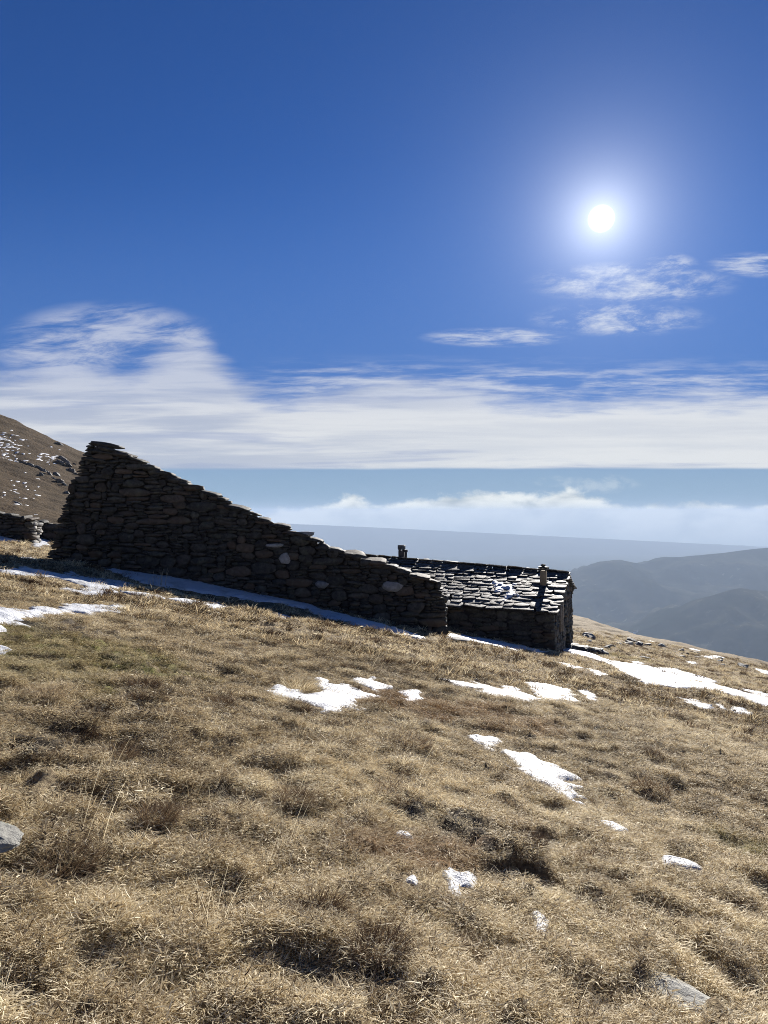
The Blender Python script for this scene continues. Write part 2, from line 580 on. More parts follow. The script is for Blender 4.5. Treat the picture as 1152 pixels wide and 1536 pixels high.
def turf_material():
    m, k, out = material('turf')
    p = pos(k)
    fine = k.noise(p, 38.0, 5, 0.7)
    mid = k.noise(p, 5.0, 5, 0.6)
    big = k.noise(p, 0.45, 4, 0.55)
    col = k.ramp(fine, [(0.25, (.055, .038, .022)), (0.46, (.21, .155, .088)), (0.66, (.46, .37, .22))])
    col = k.mix(k.m('MULTIPLY', k.step(mid, 0.56, 0.36), 0.6), col, (.085, .060, .036))
    col = k.mix(k.m('MULTIPLY', k.step(big, 0.42, 0.62), 0.35), col, (.20, .15, .085))
    col = k.mix(k.m('MULTIPLY', named(k, 'moss').outputs['Fac'], k.step(mid, 0.36, 0.6)), col, (.15, .145, .035))
    col = k.mix(k.m('MULTIPLY', named(k, 'bare').outputs['Fac'], 0.8), col, k.mix(fine, (.02, .017, .014), (.10, .085, .068)))
    col = k.mix(k.m('MULTIPLY', named(k, 'rust').outputs['Fac'], k.step(fine, 0.35, 0.6)), col, (.25, .14, .055))
    principled(k, out, col, 0.9, 0.1, bump(k, k.m('ADD', k.m('MULTIPLY', fine, .5), mid), 0.9, 0.05))
    return m


def hill_material():
    m, k, out = material('hill_turf')
    p = pos(k)
    fine = k.noise(p, 1.6, 6, 0.7)
    mid = k.noise(p, 0.16, 5, 0.6)
    big = k.noise(p, 0.03, 4, 0.55)
    col = k.ramp(fine, [(0.3, (.035, .026, .017)), (0.5, (.088, .063, .038)), (0.72, (.16, .115, .068))])
    col = k.mix(k.m('MULTIPLY', k.step(mid, 0.54, 0.38), 0.55), col, (.075, .057, .036))
    col = k.mix(k.m('MULTIPLY', k.step(big, 0.45, 0.65), 0.35), col, (.12, .085, .048))
    principled(k, out, col, 0.95, 0.05, bump(k, k.m('ADD', fine, mid), 0.8, 0.5))
    return m


def stone_material(name, dark, light, lichen=(.16, .16, .10), amount=0.35, rough=0.75, spec=0.3, moss=0.0, rust=0.35):
    m, k, out = material(name)
    o = objc(k)
    r = rnd(k)
    v = k.new('ShaderNodeVectorMath', operation='ADD')
    k.put(v.inputs[0], pos(k))
    k.put(v.inputs[1], k.xyz(k.m('MULTIPLY', r, 37.0), k.m('MULTIPLY', r, 91.0), 0.0))
    p = v.outputs[0]
    n1 = k.noise(p, 9.0, 6, 0.65)
    n2 = k.noise(p, 34.0, 5, 0.7)
    n3 = k.noise(p, 3.5, 4, 0.6, 0.5)
    col = k.mix(k.step(n1, 0.3, 0.7), dark, light)
    val = k.m('MULTIPLY_ADD', r, 0.6, 0.62)
    col = k.mix(1.0, col, k.xyz(val, val, val), 'MULTIPLY')
    r2 = k.m('FRACT', k.m('MULTIPLY', r, 17.31))
    col = k.mix(k.m('MULTIPLY', k.step(r2, 0.55, 1.0), rust), col, (.17, .10, .055))
    col = k.mix(k.m('MULTIPLY', k.step(n3, 0.52, 0.66), amount), col, lichen)
    col = k.mix(k.m('MULTIPLY', k.step(n2, 0.62, 0.75), 0.5), col, (.02, .019, .018))
    principled(k, out, col, rough, spec, bump(k, k.m('MULTIPLY_ADD', n2, 0.5, n1), 0.8, 0.03))
    return m


def plain_material(name, a, b, scale=12.0, rough=0.8, spec=0.3):
    m, k, out = material(name)
    n = k.noise(objc(k), scale, 5, 0.6)
    principled(k, out, k.mix(k.step(n, 0.3, 0.7), a, b), rough, spec, bump(k, n, 0.5, 0.01))
    return m


def snow_material():
    m, k, out = material('old_snow')
    p = pos(k)
    n = k.noise(p, 6.0, 5, 0.6)
    f = k.noise(p, 60.0, 4, 0.6)
    d = k.noise(p, 1.9, 4, 0.6)
    col = k.mix(k.step(d, 0.46, 0.72), (.60, .62, .65), (.44, .44, .44))
    g = k.noise(p, 22.0, 6, 0.7)
    col = k.mix(k.m('MULTIPLY', k.step(g, 0.58, 0.72), .55), col, (.33, .31, .28))
    pr = principled(k, out, col, 0.55, 0.25, bump(k, k.m('MULTIPLY_ADD', f, 0.3, n), 0.9, 0.06))
    pr.inputs['Subsurface Weight'].default_value = 0.0
    return m


def grass_material(name, stops, trans=0.38):
    m, k, out = material(name)
    t = named(k, 'tint').outputs['Fac']
    shift = named(k, 'shade', 'INSTANCER').outputs['Fac']
    ms = named(k, 'green', 'INSTANCER').outputs['Fac']
    rs = named(k, 'rusty', 'INSTANCER').outputs['Fac']
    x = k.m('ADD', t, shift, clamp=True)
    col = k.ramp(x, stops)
    col = k.mix(k.m('MULTIPLY', ms, 0.40), col, k.mix(t, (.09, .080, .018), (.42, .35, .11)))
    col = k.mix(k.m('MULTIPLY', rs, 0.6), col, k.mix(t, (.15, .075, .028), (.42, .26, .12)))
    d = k.new('ShaderNodeBsdfDiffuse')
    k.put(d.inputs[0], col)
    tr = k.new('ShaderNodeBsdfTranslucent')
    k.put(tr.inputs[0], col)
    g = k.new('ShaderNodeBsdfGlossy')
    g.inputs['Roughness'].default_value = 0.45
    g.inputs[0].default_value = (.9, .88, .82, 1)
    mx = k.new('ShaderNodeMixShader')
    mx.inputs[0].default_value = trans
    k.l.new(d.outputs[0], mx.inputs[1])
    k.l.new(tr.outputs[0], mx.inputs[2])
    mg = k.new('ShaderNodeMixShader')
    mg.inputs[0].default_value = 0.02
    k.l.new(mx.outputs[0], mg.inputs[1])
    k.l.new(g.outputs[0], mg.inputs[2])
    k.l.new(mg.outputs[0], out.inputs[0])
    return m


def ridge_material(name, a, b, c, scale):
    m, k, out = material(name)
    p = pos(k)
    n = k.noise(p, scale, 6, 0.65)
    f = k.noise(p, scale * 9, 5, 0.65)
    col = k.mix(k.step(n, 0.40, 0.60), a, b)
    col = k.mix(k.m('MULTIPLY', k.step(f, 0.56, 0.68), k.step(n, 0.45, 0.7)), col, c)
    principled(k, out, col, 1.0, 0.0)
    return m


M_TURF = turf_material()
M_HILL = hill_material()
M_STONE = stone_material('schist', (.030, .027, .022), (.082, .073, .059), amount=.25)
M_PALE = stone_material('pale_or_sunlit_gneiss', (.20, .19, .17), (.36, .34, .31), rust=0.1)  # truly pale stones, and painted sunlight on the end of the low ruin
M_CORE = plain_material('wall_fill', (.018, .016, .014), (.035, .031, .027), 9)
M_SLAB = stone_material('roof_gneiss', (.055, .053, .050), (.15, .145, .134), (.10, .10, .07), 0.35, 0.62, 0.06, rust=0.15)
M_ROCK = stone_material('field_rock', (.25, .245, .22), (.45, .44, .39), (.36, .37, .27), 0.45, 0.8, 0.25)
M_DROCK = stone_material('dark_rock', (.045, .045, .045), (.12, .12, .12), (.15, .15, .12), 0.25, 0.7, 0.35)
M_SNOW = snow_material()
M_TAN = plain_material('tan_render', (.25, .18, .10), (.34, .25, .15), 6)
M_IRON = plain_material('dark_iron', (.03, .028, .027), (.06, .055, .05), 20, 0.6, 0.4)
M_WOOD = plain_material('weathered_timber', (.12, .10, .085), (.24, .21, .18), 15)
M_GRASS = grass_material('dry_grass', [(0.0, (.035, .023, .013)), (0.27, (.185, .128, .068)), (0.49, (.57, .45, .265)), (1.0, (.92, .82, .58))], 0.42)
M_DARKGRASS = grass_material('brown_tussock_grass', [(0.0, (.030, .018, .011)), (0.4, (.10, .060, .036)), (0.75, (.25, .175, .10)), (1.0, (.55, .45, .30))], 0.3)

# ---------------------------------------------------------------- ground
MOSS = [(ground_hit(40, 985), 1.6), (ground_hit(160, 985), 1.3), (ground_hit(20, 955), 1.2), (ground_hit(1120, 1270), .55), (ground_hit(925, 985), 2.5)]
BARE = [(ground_hit(690, 1255), .42), (ground_hit(640, 1225), .3), (ground_hit(90, 945), .9), (ground_hit(340, 1190), .3), (ground_hit(110, 1120), .5)]
RUST = [(ground_hit(630, 1285), .45), (ground_hit(560, 1275), .25), (ground_hit(640, 1060), 1.2), (ground_hit(720, 1075), 1.0)]


def spots(L, x, y, seed):
    v = np.zeros(np.shape(x))
    for (cx, cy), r in L:
        d = np.hypot(x - cx, y - cy) / r + 0.45 * vn(x * 3.1, y * 3.1, seed)
        v = np.maximum(v, 1 - sm((d - 0.45) / 0.7))
    return v


def build_ground():
    nr, nc = 760, 540
    yp = np.geomspace(4.6, 330, nr)
    c = np.linspace(-1.35, 1.35, nc)
    Xg = (yp[:, None] * c[None, :])
    Yg = np.repeat((yp - 4.0)[:, None], nc, 1)
    x, y = Xg.ravel(), Yg.ravel()
    z = T(x, y)
    V = np.stack([x, y, z], 1)
    idx = np.arange(nr * nc).reshape(nr, nc)
    Q = np.stack([idx[:-1, :-1], idx[:-1, 1:], idx[1:, 1:], idx[1:, :-1]], -1).reshape(-1, 4)
    w = hill_w(x, y)
    isH = (w[Q].mean(1) > 0.12)
    for name, q, mat in (('ground', Q[~isH], M_TURF), ('hill', Q[isH], M_HILL)):
        u, inv = np.unique(q, return_inverse=True)
        me = mesh_np(name, V[u], inv.reshape(-1, 4), mat, True)
        if name == 'ground':
            attr(me, 'moss', spots(MOSS, x[u], y[u], 5).astype(np.float32))
            attr(me, 'bare', spots(BARE, x[u], y[u], 6).astype(np.float32))
            attr(me, 'rust', spots(RUST, x[u], y[u], 7).astype(np.float32))
        o = link(name, me)
        tag(o, kind='structure')
        o['label'] = 'dry winter turf sloping down to the right' if name == 'ground' else 'brown grassy hillside with rock and snow specks behind the wall'


build_ground()


def build_valley():
    nr, na = 120, 160
    r = np.geomspace(235, 19500, nr)
    a = np.radians(np.linspace(-88, 88, na))
    x = (r[:, None] * np.sin(a)[None, :]).ravel()
    y = (r[:, None] * np.cos(a)[None, :]).ravel()
    rr = np.hypot(x, y)
    e = 235 / rr
    edge = np.clip(T0(x * e, np.clip(y * e, 5, None)), -70, 5)
    z = np.maximum(edge - 9 - (rr - 235) * 0.36, -900 + 25 * fbm(x / 1800, y / 1800, 44, 3))
    idx = np.arange(nr * na).reshape(nr, na)
    Q = np.stack([idx[:-1, :-1], idx[:-1, 1:], idx[1:, 1:], idx[1:, :-1]], -1).reshape(-1, 4)
    o = link('valley_floor', mesh_np('valley_floor', np.stack([x, y, z], 1), Q, ridge_material('valley_fields', (.035, .045, .025), (.06, .06, .035), (.12, .11, .08), .0015), True))
    tag(o, 'hazy plain far below the slope', kind='structure')


build_valley()


def ridge(name, label, D, crest, front, back, rough, mat, seed, x0=-2.2, x1=2.2, n=340, m=60):
    """a real mountain ridge at distance D whose crest follows the given heights"""
    px = np.array([p[0] for p in crest], float)
    pz = np.array([(768 - p[1]) / F * D for p in crest], float)
    X = np.linspace(px[0], px[-1], n)
    cz = np.interp(X, px, pz)
    xs = (X - 576) / F * D
    v = np.concatenate([-np.linspace(1, 0, m)[:-1] ** 1.2, np.linspace(0, 1, m // 2) ** 1.2])
    VX = np.repeat(xs[:, None], len(v), 1)
    run = np.where(v < 0, front, back)
    bend = 0.16 * D * 0.3 * vn(VX / (D * .10), VX * 0 + 1.5, seed + 9)
    VY = D + v[None, :] * run[None, :] + bend * 0
    base = -935.0
    fall = np.abs(v)[None, :]
    VZ = cz[:, None] + (base - cz[:, None]) * (0.75 * fall + 0.25 * sm(fall))
    er = fbm(VX / (D * .05), VY / (D * .09), seed, 5, 0.55)
    spur = 1 - np.abs(vn(VX / (D * .035) + 0.3 * vn(VY / (D * .05), VX / (D * .05), seed + 3), VY / (D * .35), seed + 5))
    wgt = np.clip(fall * 4, 0, 1) * np.clip((1 - fall) * 4, 0, 1)
    VZ = VZ + rough * wgt * (er + 1.3 * (spur - 0.5)) + rough * 0.035 * vn(VX / (D * .0018), VY / (D * .0018), seed + 8)
    V = np.stack([VX.ravel(), np.broadcast_to(VY, VX.shape).ravel(), VZ.ravel()], 1)
    idx = np.arange(VX.size).reshape(VX.shape)
    Q = np.stack([idx[:-1, :-1], idx[1:, :-1], idx[1:, 1:], idx[:-1, 1:]], -1).reshape(-1, 4)
    o = link(name, mesh_np(name, V, Q, mat, True))
    tag(o, label, kind='structure')
    return V


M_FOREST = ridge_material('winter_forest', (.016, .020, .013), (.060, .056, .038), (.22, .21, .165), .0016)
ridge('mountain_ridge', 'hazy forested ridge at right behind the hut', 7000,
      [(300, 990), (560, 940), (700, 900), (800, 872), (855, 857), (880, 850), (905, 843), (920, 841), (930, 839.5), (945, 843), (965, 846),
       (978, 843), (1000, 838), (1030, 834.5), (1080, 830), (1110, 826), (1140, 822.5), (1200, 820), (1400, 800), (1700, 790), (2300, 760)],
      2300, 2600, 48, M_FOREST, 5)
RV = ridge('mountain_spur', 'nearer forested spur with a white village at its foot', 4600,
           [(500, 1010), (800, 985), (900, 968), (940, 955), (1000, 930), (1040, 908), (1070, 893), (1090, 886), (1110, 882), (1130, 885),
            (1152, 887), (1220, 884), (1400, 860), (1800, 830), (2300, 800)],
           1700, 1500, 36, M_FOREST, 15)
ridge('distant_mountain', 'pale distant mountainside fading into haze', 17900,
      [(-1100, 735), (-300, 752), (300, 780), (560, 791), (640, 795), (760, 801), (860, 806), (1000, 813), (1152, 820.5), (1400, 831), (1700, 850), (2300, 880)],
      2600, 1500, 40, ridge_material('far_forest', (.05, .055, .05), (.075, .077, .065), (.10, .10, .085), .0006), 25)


def build_village():
    wall = plain_material('white_render', (.62, .60, .56), (.78, .76, .72), 0.5)
    roof = plain_material('grey_tile', (.12, .10, .09), (.20, .17, .15), 0.5)
    w = bpy.data.meshes.new('wall')
    V, Q = box_arr(-.5, .5, -.5, .5, -1.2, .6)
    w = mesh_np('wall', V, Q, wall)
    rv = np.array([[-.56, -.58, .58], [.56, -.58, .58], [.56, .58, .58], [-.56, .58, .58], [-.56, 0, .98], [.56, 0, .98]])
    r = mesh_np('roof', rv, [np.array([[0, 1, 5, 4], [2, 3, 4, 5], [0, 3, 2, 1]]), np.array([[0, 4, 3], [1, 2, 5]])], roof)
    rs = np.random.default_rng(5)
    for px, py, s in [(924, 927, 12), (941, 930, 15), (944, 925, 17), (946, 921, 13), (952, 921, 16), (955, 920, 12), (930, 936, 11), (938, 938, 10)]:
        dx, dz = (px - 576) / F, (768 - py) / F
        d = np.abs(RV[:, 0] / RV[:, 1] - dx) * 2 + np.abs(RV[:, 2] / RV[:, 1] - dz) + (RV[:, 1] > 4600) * 9
        p = RV[int(np.argmin(d))]
        t = empty('village_house', (dx * p[1], p[1], p[2] + 2), rs.uniform(-.6, .6))
        tag(t, 'tiny white house in the hazy valley village', 'house', 'white houses of the far village')
        link('wall', w, t, scale=(s * 1.25, s, s * .9))
        link('roof', r, t, scale=(s * 1.25, s, s * .9))


build_village()


# ---------------------------------------------------------------- stones
def stone_mesh(name, mat, seed, flat=False):
    """unit stone: x width, z height (both -.5 .. .5), y from 0 (face) to 1 (back); 44 triangles"""
    r = np.random.default_rng(seed)
    n = 8
    ang = np.linspace(0, 2 * np.pi, n, endpoint=False) + r.uniform(-.22, .22, n) + np.pi / 8
    sq = 1 / np.maximum(np.abs(np.cos(ang)), np.abs(np.sin(ang)))
    k = r.uniform(.12, .6)
    rad = (sq * (1 - k) + k) * r.uniform(.82, 1.08, n)
    ox, oz = np.cos(ang) * rad * .5, np.sin(ang) * rad * .5
    rings = []
    for yy, sc in ((-.02, r.uniform(.82, .94)), (.07, 1.0), (1.0, .9)):
        jx, jz = r.uniform(-.025, .025, n), r.uniform(-.025, .025, n)
        rings.append(np.stack([ox * sc + jx, np.full(n, yy) + r.uniform(-.05, .05, n) * (1 if yy < .9 else .3), oz * sc + jz], 1))
    V = np.concatenate(rings + [np.array([[r.uniform(-.2, .2), -.045, r.uniform(-.2, .2)]])])
    Q, Tt = [], []
    for j in range(2):
        for i in range(n):
            a, b = j * n + i, j * n + (i + 1) % n
            Q.append([a, b, b + n, a + n])
    for i in range(n):
        Tt.append([i, 3 * n, (i + 1) % n])
    return mesh_np(name, V, [np.array(Q), np.array(Tt), ], mat)


STONES = [stone_mesh('stone', M_STONE, 100 + i) for i in range(22)]
PALES = [stone_mesh('stone', M_PALE, 200 + i) for i in range(6)]


def pack(u0, u1, base, top, rs, hmed=0.105, big=0.09, du=0.02, tilt=None):
    """fill the area between base(u) and top(u) with stones: a list of (u, z, w, h)"""
    us = np.arange(u0 + du / 2, u1, du)
    tl = tilt(us) if tilt is not None else 0 * us
    sky = base(us) - 0.12 + tl
    lim = top(us) + tl
    out = []
    for _ in range(6000):
        gap = lim - sky
        open_ = gap > 0.035
        if not open_.any():
            break
        key = np.where(open_, sky, 1e9)
        i = int(np.argmin(key))
        tol = 0.055
        a = i
        while a > 0 and open_[a - 1] and abs(sky[a - 1] - sky[i]) < tol:
            a -= 1
        b = i
        while b < len(us) - 1 and open_[b + 1] and abs(sky[b + 1] - sky[i]) < tol:
            b += 1
        W = (b - a + 1) * du
        if W < 0.085:
            lo = sky[a - 1] if a > 0 else 1e9
            hi = sky[b + 1] if b < len(us) - 1 else 1e9
            nb = min(lo, hi)
            sky[a:b + 1] = nb if nb < 1e8 and nb > sky[i] else sky[i] + 0.06
            continue
        h = float(np.clip(hmed * math.exp(rs.normal(0, .48)), .04, .30))
        w = h * rs.uniform(1.8, 6.0)
        if rs.random() < big:
            h = rs.uniform(.2, .36)
            w = h * rs.uniform(1.3, 2.6)
        w = float(np.clip(w, .12, 1.0))
        if W - w < 0.13:
            w = min(W, 1.0)
        n = max(2, int(round(w / du)))
        left = rs.random() < .5
        sl = slice(a, min(a + n, b + 1)) if left else slice(max(b + 1 - n, a), b + 1)
        room = float(np.median(lim[sl] - sky[sl]))
        h = min(h, max(room + rs.uniform(-.01, .035), .05))
        if room - h < .09:
            h = max(room + rs.uniform(-.02, .03), .07)
        z0 = float(.5 * sky[sl].min() + .5 * sky[sl].mean())
        uc = float(us[sl].mean())
        ww = (sl.stop - sl.start) * du
        tt = float(np.interp(uc, us, tl))
        out.append((uc, z0 + h / 2 - tt, ww, h))
        sky[sl] = z0 + h + rs.uniform(0, .008)
    return out


def joined(name, items, parent, mats):
    """the remaining stones of a wall joined into one part; items: (mesh, matrix)"""
    Vs, Fq, Ft, off = [], [], [], 0
    for me, loc, rot, sc in items:
        v = np.empty(len(me.vertices) * 3)
        me.vertices.foreach_get('co', v)
        v = v.reshape(-1, 3) * np.array(sc)
        c, s = math.cos(rot[1]), math.sin(rot[1])
        v = np.stack([v[:, 0] * c + v[:, 2] * s, v[:, 1], -v[:, 0] * s + v[:, 2] * c], 1)
        c, s = math.cos(rot[2]), math.sin(rot[2])
        v = np.stack([v[:, 0] * c - v[:, 1] * s, v[:, 0] * s + v[:, 1] * c, v[:, 2]], 1) + np.array(loc)
        for p in me.polygons:
            (Fq if len(p.vertices) == 4 else Ft).append([q + off for q in p.vertices])
        Vs.append(v)
        off += len(v)
    if not Vs:
        return None
    o = link(name, mesh_np(name, np.concatenate(Vs), [np.array(Fq), np.array(Ft)], mats), parent)
    o['kind'] = 'stuff'
    return o


def face_of_stones(parent, items, rs, place, depth, most, pale=(), cap=None, capdepth=0.6):
    """items from pack(); place(u, z) -> local x, y, z and heading"""
    items = sorted(items, key=lambda q: -q[2] * q[3])
    rest = []
    for i, (u, z, w, h) in enumerate(items):
        lib = STONES
        for pu, pz in pale:
            if abs(u - pu) < w / 2 and abs(z - pz) < h / 2:
                lib = PALES
        me = lib[rs.integers(len(lib))]
        x, y, zz, rz = place(u, z)
        d = depth * rs.uniform(.85, 1.2)
        out = rs.uniform(-.035, .045) + (0.03 if lib is PALES else 0)
        if cap is not None and z + h * .6 > cap(u) - .02:
            d = capdepth
            out += .03
        ca, sa = math.cos(rz), math.sin(rz)
        loc = (x + sa * out, y - ca * out, zz)
        rot = (rs.normal(0, .05), rs.normal(0, .06), rz + rs.normal(0, .09))
        sc = (w * 1.06, d, h * 1.12)
        if i < most:
            o = link('stone', me, parent, loc, rot, sc)
            if lib is PALES:
                o['label'] = 'pale stone'
        else:
            rest.append((me, loc, rot, sc))
    joined('small_stones', rest, parent, M_STONE)


def prism(name, outline, y0, y1, mat, parent):
    """outline in x, z extruded from y0 to y1"""
    n = len(outline)
    P = np.array(outline, float)
    V = np.concatenate([np.stack([P[:, 0], np.full(n, y0), P[:, 1]], 1), np.stack([P[:, 0], np.full(n, y1), P[:, 1]], 1)])
    me = bpy.data.meshes.new(name)
    faces = [list(range(n)), list(range(2 * n - 1, n - 1, -1))] + [[i + n, (i + 1) % n + n, (i + 1) % n, i] for i in range(n)]
    me.from_pydata([tuple(v) for v in V], [], faces)
    me.validate()
    me.materials.append(mat)
    return link(name, me, parent)


def lin(pts):
    a = np.array(pts, float)
    return lambda u: np.interp(u, a[:, 0], a[:, 1])


# ---------------------------------------------------------------- the tall ruined wall
def build_wall():
    D = 24.0
    s = D / F
    q = lambda px, py: ((px - 576) * s, (768 - py) * s)
    topP = [q(*p) for p in [(66, 846), (70, 832), (78, 815), (84, 790), (92, 765), (104, 735), (112, 712), (120, 690), (130, 672), (134, 662), (150, 664),
                            (175, 672), (195, 684), (215, 692), (235, 701), (260, 711), (285, 724), (300, 731), (315, 738), (345, 752),
                            (380, 769), (400, 778), (425, 787), (440, 795), (465, 803), (490, 816), (520, 825), (545, 834), (575, 842), (605, 852),
                            (635, 863), (655, 870), (664, 884), (668, 905), (671, 930), (672, 952)]]
    top = lin(topP)
    u0, u1 = topP[0][0], topP[-1][0]
    base = lambda u: T0(u, np.full(np.shape(u), D))
    t = empty('ruined_wall', (0, D, float(base(np.array([-4.5]))[0])))
    tag(t, 'tall dark ruined dry-stone wall falling in steps from left to right', 'wall')
    zo = t.location.z
    rs = np.random.default_rng(3)
    tilt = lambda u: np.interp(u, [-11, -8, -4, 0, 3], [0, .45, .62, .62, .55])
    items = pack(u0, u1, base, lambda u: top(u) - np.where((u > -9.3) & (u < 1.6), .07, 0), rs, 0.082, 0.075, tilt=tilt)
    face_of_stones(t, items, rs, lambda u, z: (u, 0.0, z - zo, 0.0), .34, 250, (), lambda u: float(top(u)) - .14, .62)
    for px, py, w, h, ti in [(589, 880, 33, 16, .03), (483, 877, 21, 11, .08), (412, 818, 28, 7, -.02), (455, 801, 34, 9, .0), (427, 838, 16, 20, -.6)]:
        a, b = q(px, py)
        o = link('stone', PALES[rs.integers(len(PALES))], t, (a, -.06, b - zo), (0, ti, 0), (w * s, .4, h * s))
        o['label'] = 'pale stone'
    # a coping of rough slabs laid down the slope of the top
    px = 150.0
    while px < 652:
        w = rs.uniform(13, 36) * (1.25 if px < 260 else 1)
        xa, xb = q(px, 0)[0], q(px + w, 0)[0]
        za, zb_ = float(top(xa)), float(top(xb))
        h = rs.uniform(.08, .23)
        sl = math.atan2(za - zb_, xb - xa) * rs.uniform(.05, .65)
        link('capstone', STONES[rs.integers(len(STONES))], t, ((xa + xb) / 2, -.05 + rs.uniform(-.05, .04), (za + zb_) / 2 - h * .56 + rs.uniform(-.05, .03) - zo),
             (rs.normal(0, .06), sl, rs.normal(0, .08)), ((xb - xa) * rs.uniform(1.1, 1.3), .72, h))
        px += w * rs.uniform(.8, .98)
    uu = np.linspace(u0 + .16, u1 - .14, 60)
    tp = np.minimum(np.minimum(top(uu), top(uu - .12)), top(uu + .12)) - .11
    bs = base(uu) - .5
    tp = np.maximum(tp, bs + .1)
    outl = [(a, b - zo) for a, b in zip(uu, bs)] + [(a, b - zo) for a, b in zip(uu[::-1], tp[::-1])]
    prism('wall_core', outl, .16, .62, M_CORE, t)
    # the broken right end is faced too, in the same horizontal courses
    endtop = lin([(0, q(0, 888)[1]), (.62, q(0, 896)[1])])
    zb = float(base(np.array([u1]))[0])
    it = pack(0.12, .66, lambda u: np.full(np.shape(u), zb - .2), endtop, rs, .13, .05)
    me_rest = []
    for (u, z, w, h) in it:
        me = STONES[rs.integers(len(STONES))]
        me_rest.append((me, (u1 - .02 + rs.uniform(-.03, .03), u, z - zo), (0, 0, math.pi / 2), (w, .3, h)))
    joined('end_stones', me_rest, t, M_STONE)
    # the tilted capstones that crown the left end
    for (px, py, w, h, ti) in [(158, 667, 1.05, .17, .18), (152, 678, 1.0, .15, .14), (143, 690, .8, .15, .1)]:
        a, b = q(px, py)
        link('capstone', STONES[rs.integers(len(STONES))], t, (a, -.07, b - zo), (0, ti, 0), (w, .7, h))


build_wall()


# ---------------------------------------------------------------- low ruin beyond the wall
def build_low_ruins():
    rs = np.random.default_rng(8)
    D = 31.0
    s = D / F
    q = lambda px, py: ((px - 576) * s, (768 - py) * s)
    P = [q(*p) for p in [(-150, 742), (-60, 758), (0, 769), (30, 774), (44, 778), (49, 782)]]
    top = lin(P)
    u0, u1 = P[0][0], P[-1][0]
    base = lambda u: T0(u, np.full(np.shape(u), D))
    t = empty('low_ruin', (u1, D, float(base(np.array([u1]))[0])))
    tag(t, 'low dark ruined stone wall with a sunlit end at the left edge', 'wall')
    zo = t.location.z
    it = pack(u0, u1, base, top, rs, .13, .1)
    face_of_stones(t, it, rs, lambda u, z: (u - u1, 0, z - zo, 0), .3, 150, (), lambda u: float(top(u)), .85)
    uu = np.linspace(u0, u1 - .12, 20)
    outl = [(a - u1, b) for a, b in zip(uu, base(uu) - .5 - zo)] + [(a - u1, b) for a, b in zip(uu[::-1], (top(uu) - .12 - zo)[::-1])]
    prism('wall_core', outl, .16, .85, M_CORE, t)
    zb = float(base(np.array([u1]))[0])
    it = pack(0.06, .9, lambda u: np.full(np.shape(u), zb - .15), lambda u: np.full(np.shape(u), P[-1][1] - .02), rs, .11, .0)
    it = [(a, b, min(c, .5), d) for a, b, c, d in it]
    for (u, z, w, h) in it:
        link('end_stone', PALES[rs.integers(len(PALES))], t, (rs.uniform(-.04, .03), u, z - zo), (0, 0, math.pi / 2 + rs.normal(0, .05)), (w, .3, h))  # the sunlight on this end face is put into the pale stone colour
    # a second low wall farther back
    D = 37.0
    s = D / F
    P = [q(*p) for p in [(40, 778), (52, 780), (66, 783), (84, 787), (112, 793)]]
    P = [((px - 576) * s, (768 - py) * s) for px, py in [(30, 778), (52, 780), (66, 783), (84, 787), (118, 794)]]
    top2 = lin(P)
    a0, a1 = P[0][0], P[-1][0]
    base2 = lambda u: T0(u, np.full(np.shape(u), D))
    t = empty('back_ruin', (a0, D, float(base2(np.array([a0]))[0])))
    tag(t, 'low shaded stone wall half hidden behind the tall ruined wall', 'wall')
    zo = t.location.z
    it = pack(a0, a1, base2, top2, rs, .13, .1)
    face_of_stones(t, it, rs, lambda u, z: (u - a0, 0, z - zo, 0), .3, 120, (), lambda u: float(top2(u)), .7)
    uu = np.linspace(a0 + .1, a1 - .1, 14)
    outl = [(a - a0, b) for a, b in zip(uu, base2(uu) - .5 - zo)] + [(a - a0, b) for a, b in zip(uu[::-1], (top2(uu) - .12 - zo)[::-1])]
    prism('wall_core', outl, .16, .7, M_CORE, t)


build_low_ruins()


# ---------------------------------------------------------------- the stone hut
HUT = dict(x=6.93, y=30.0, th=math.radians(18.3), W=10.0, L=10.2)


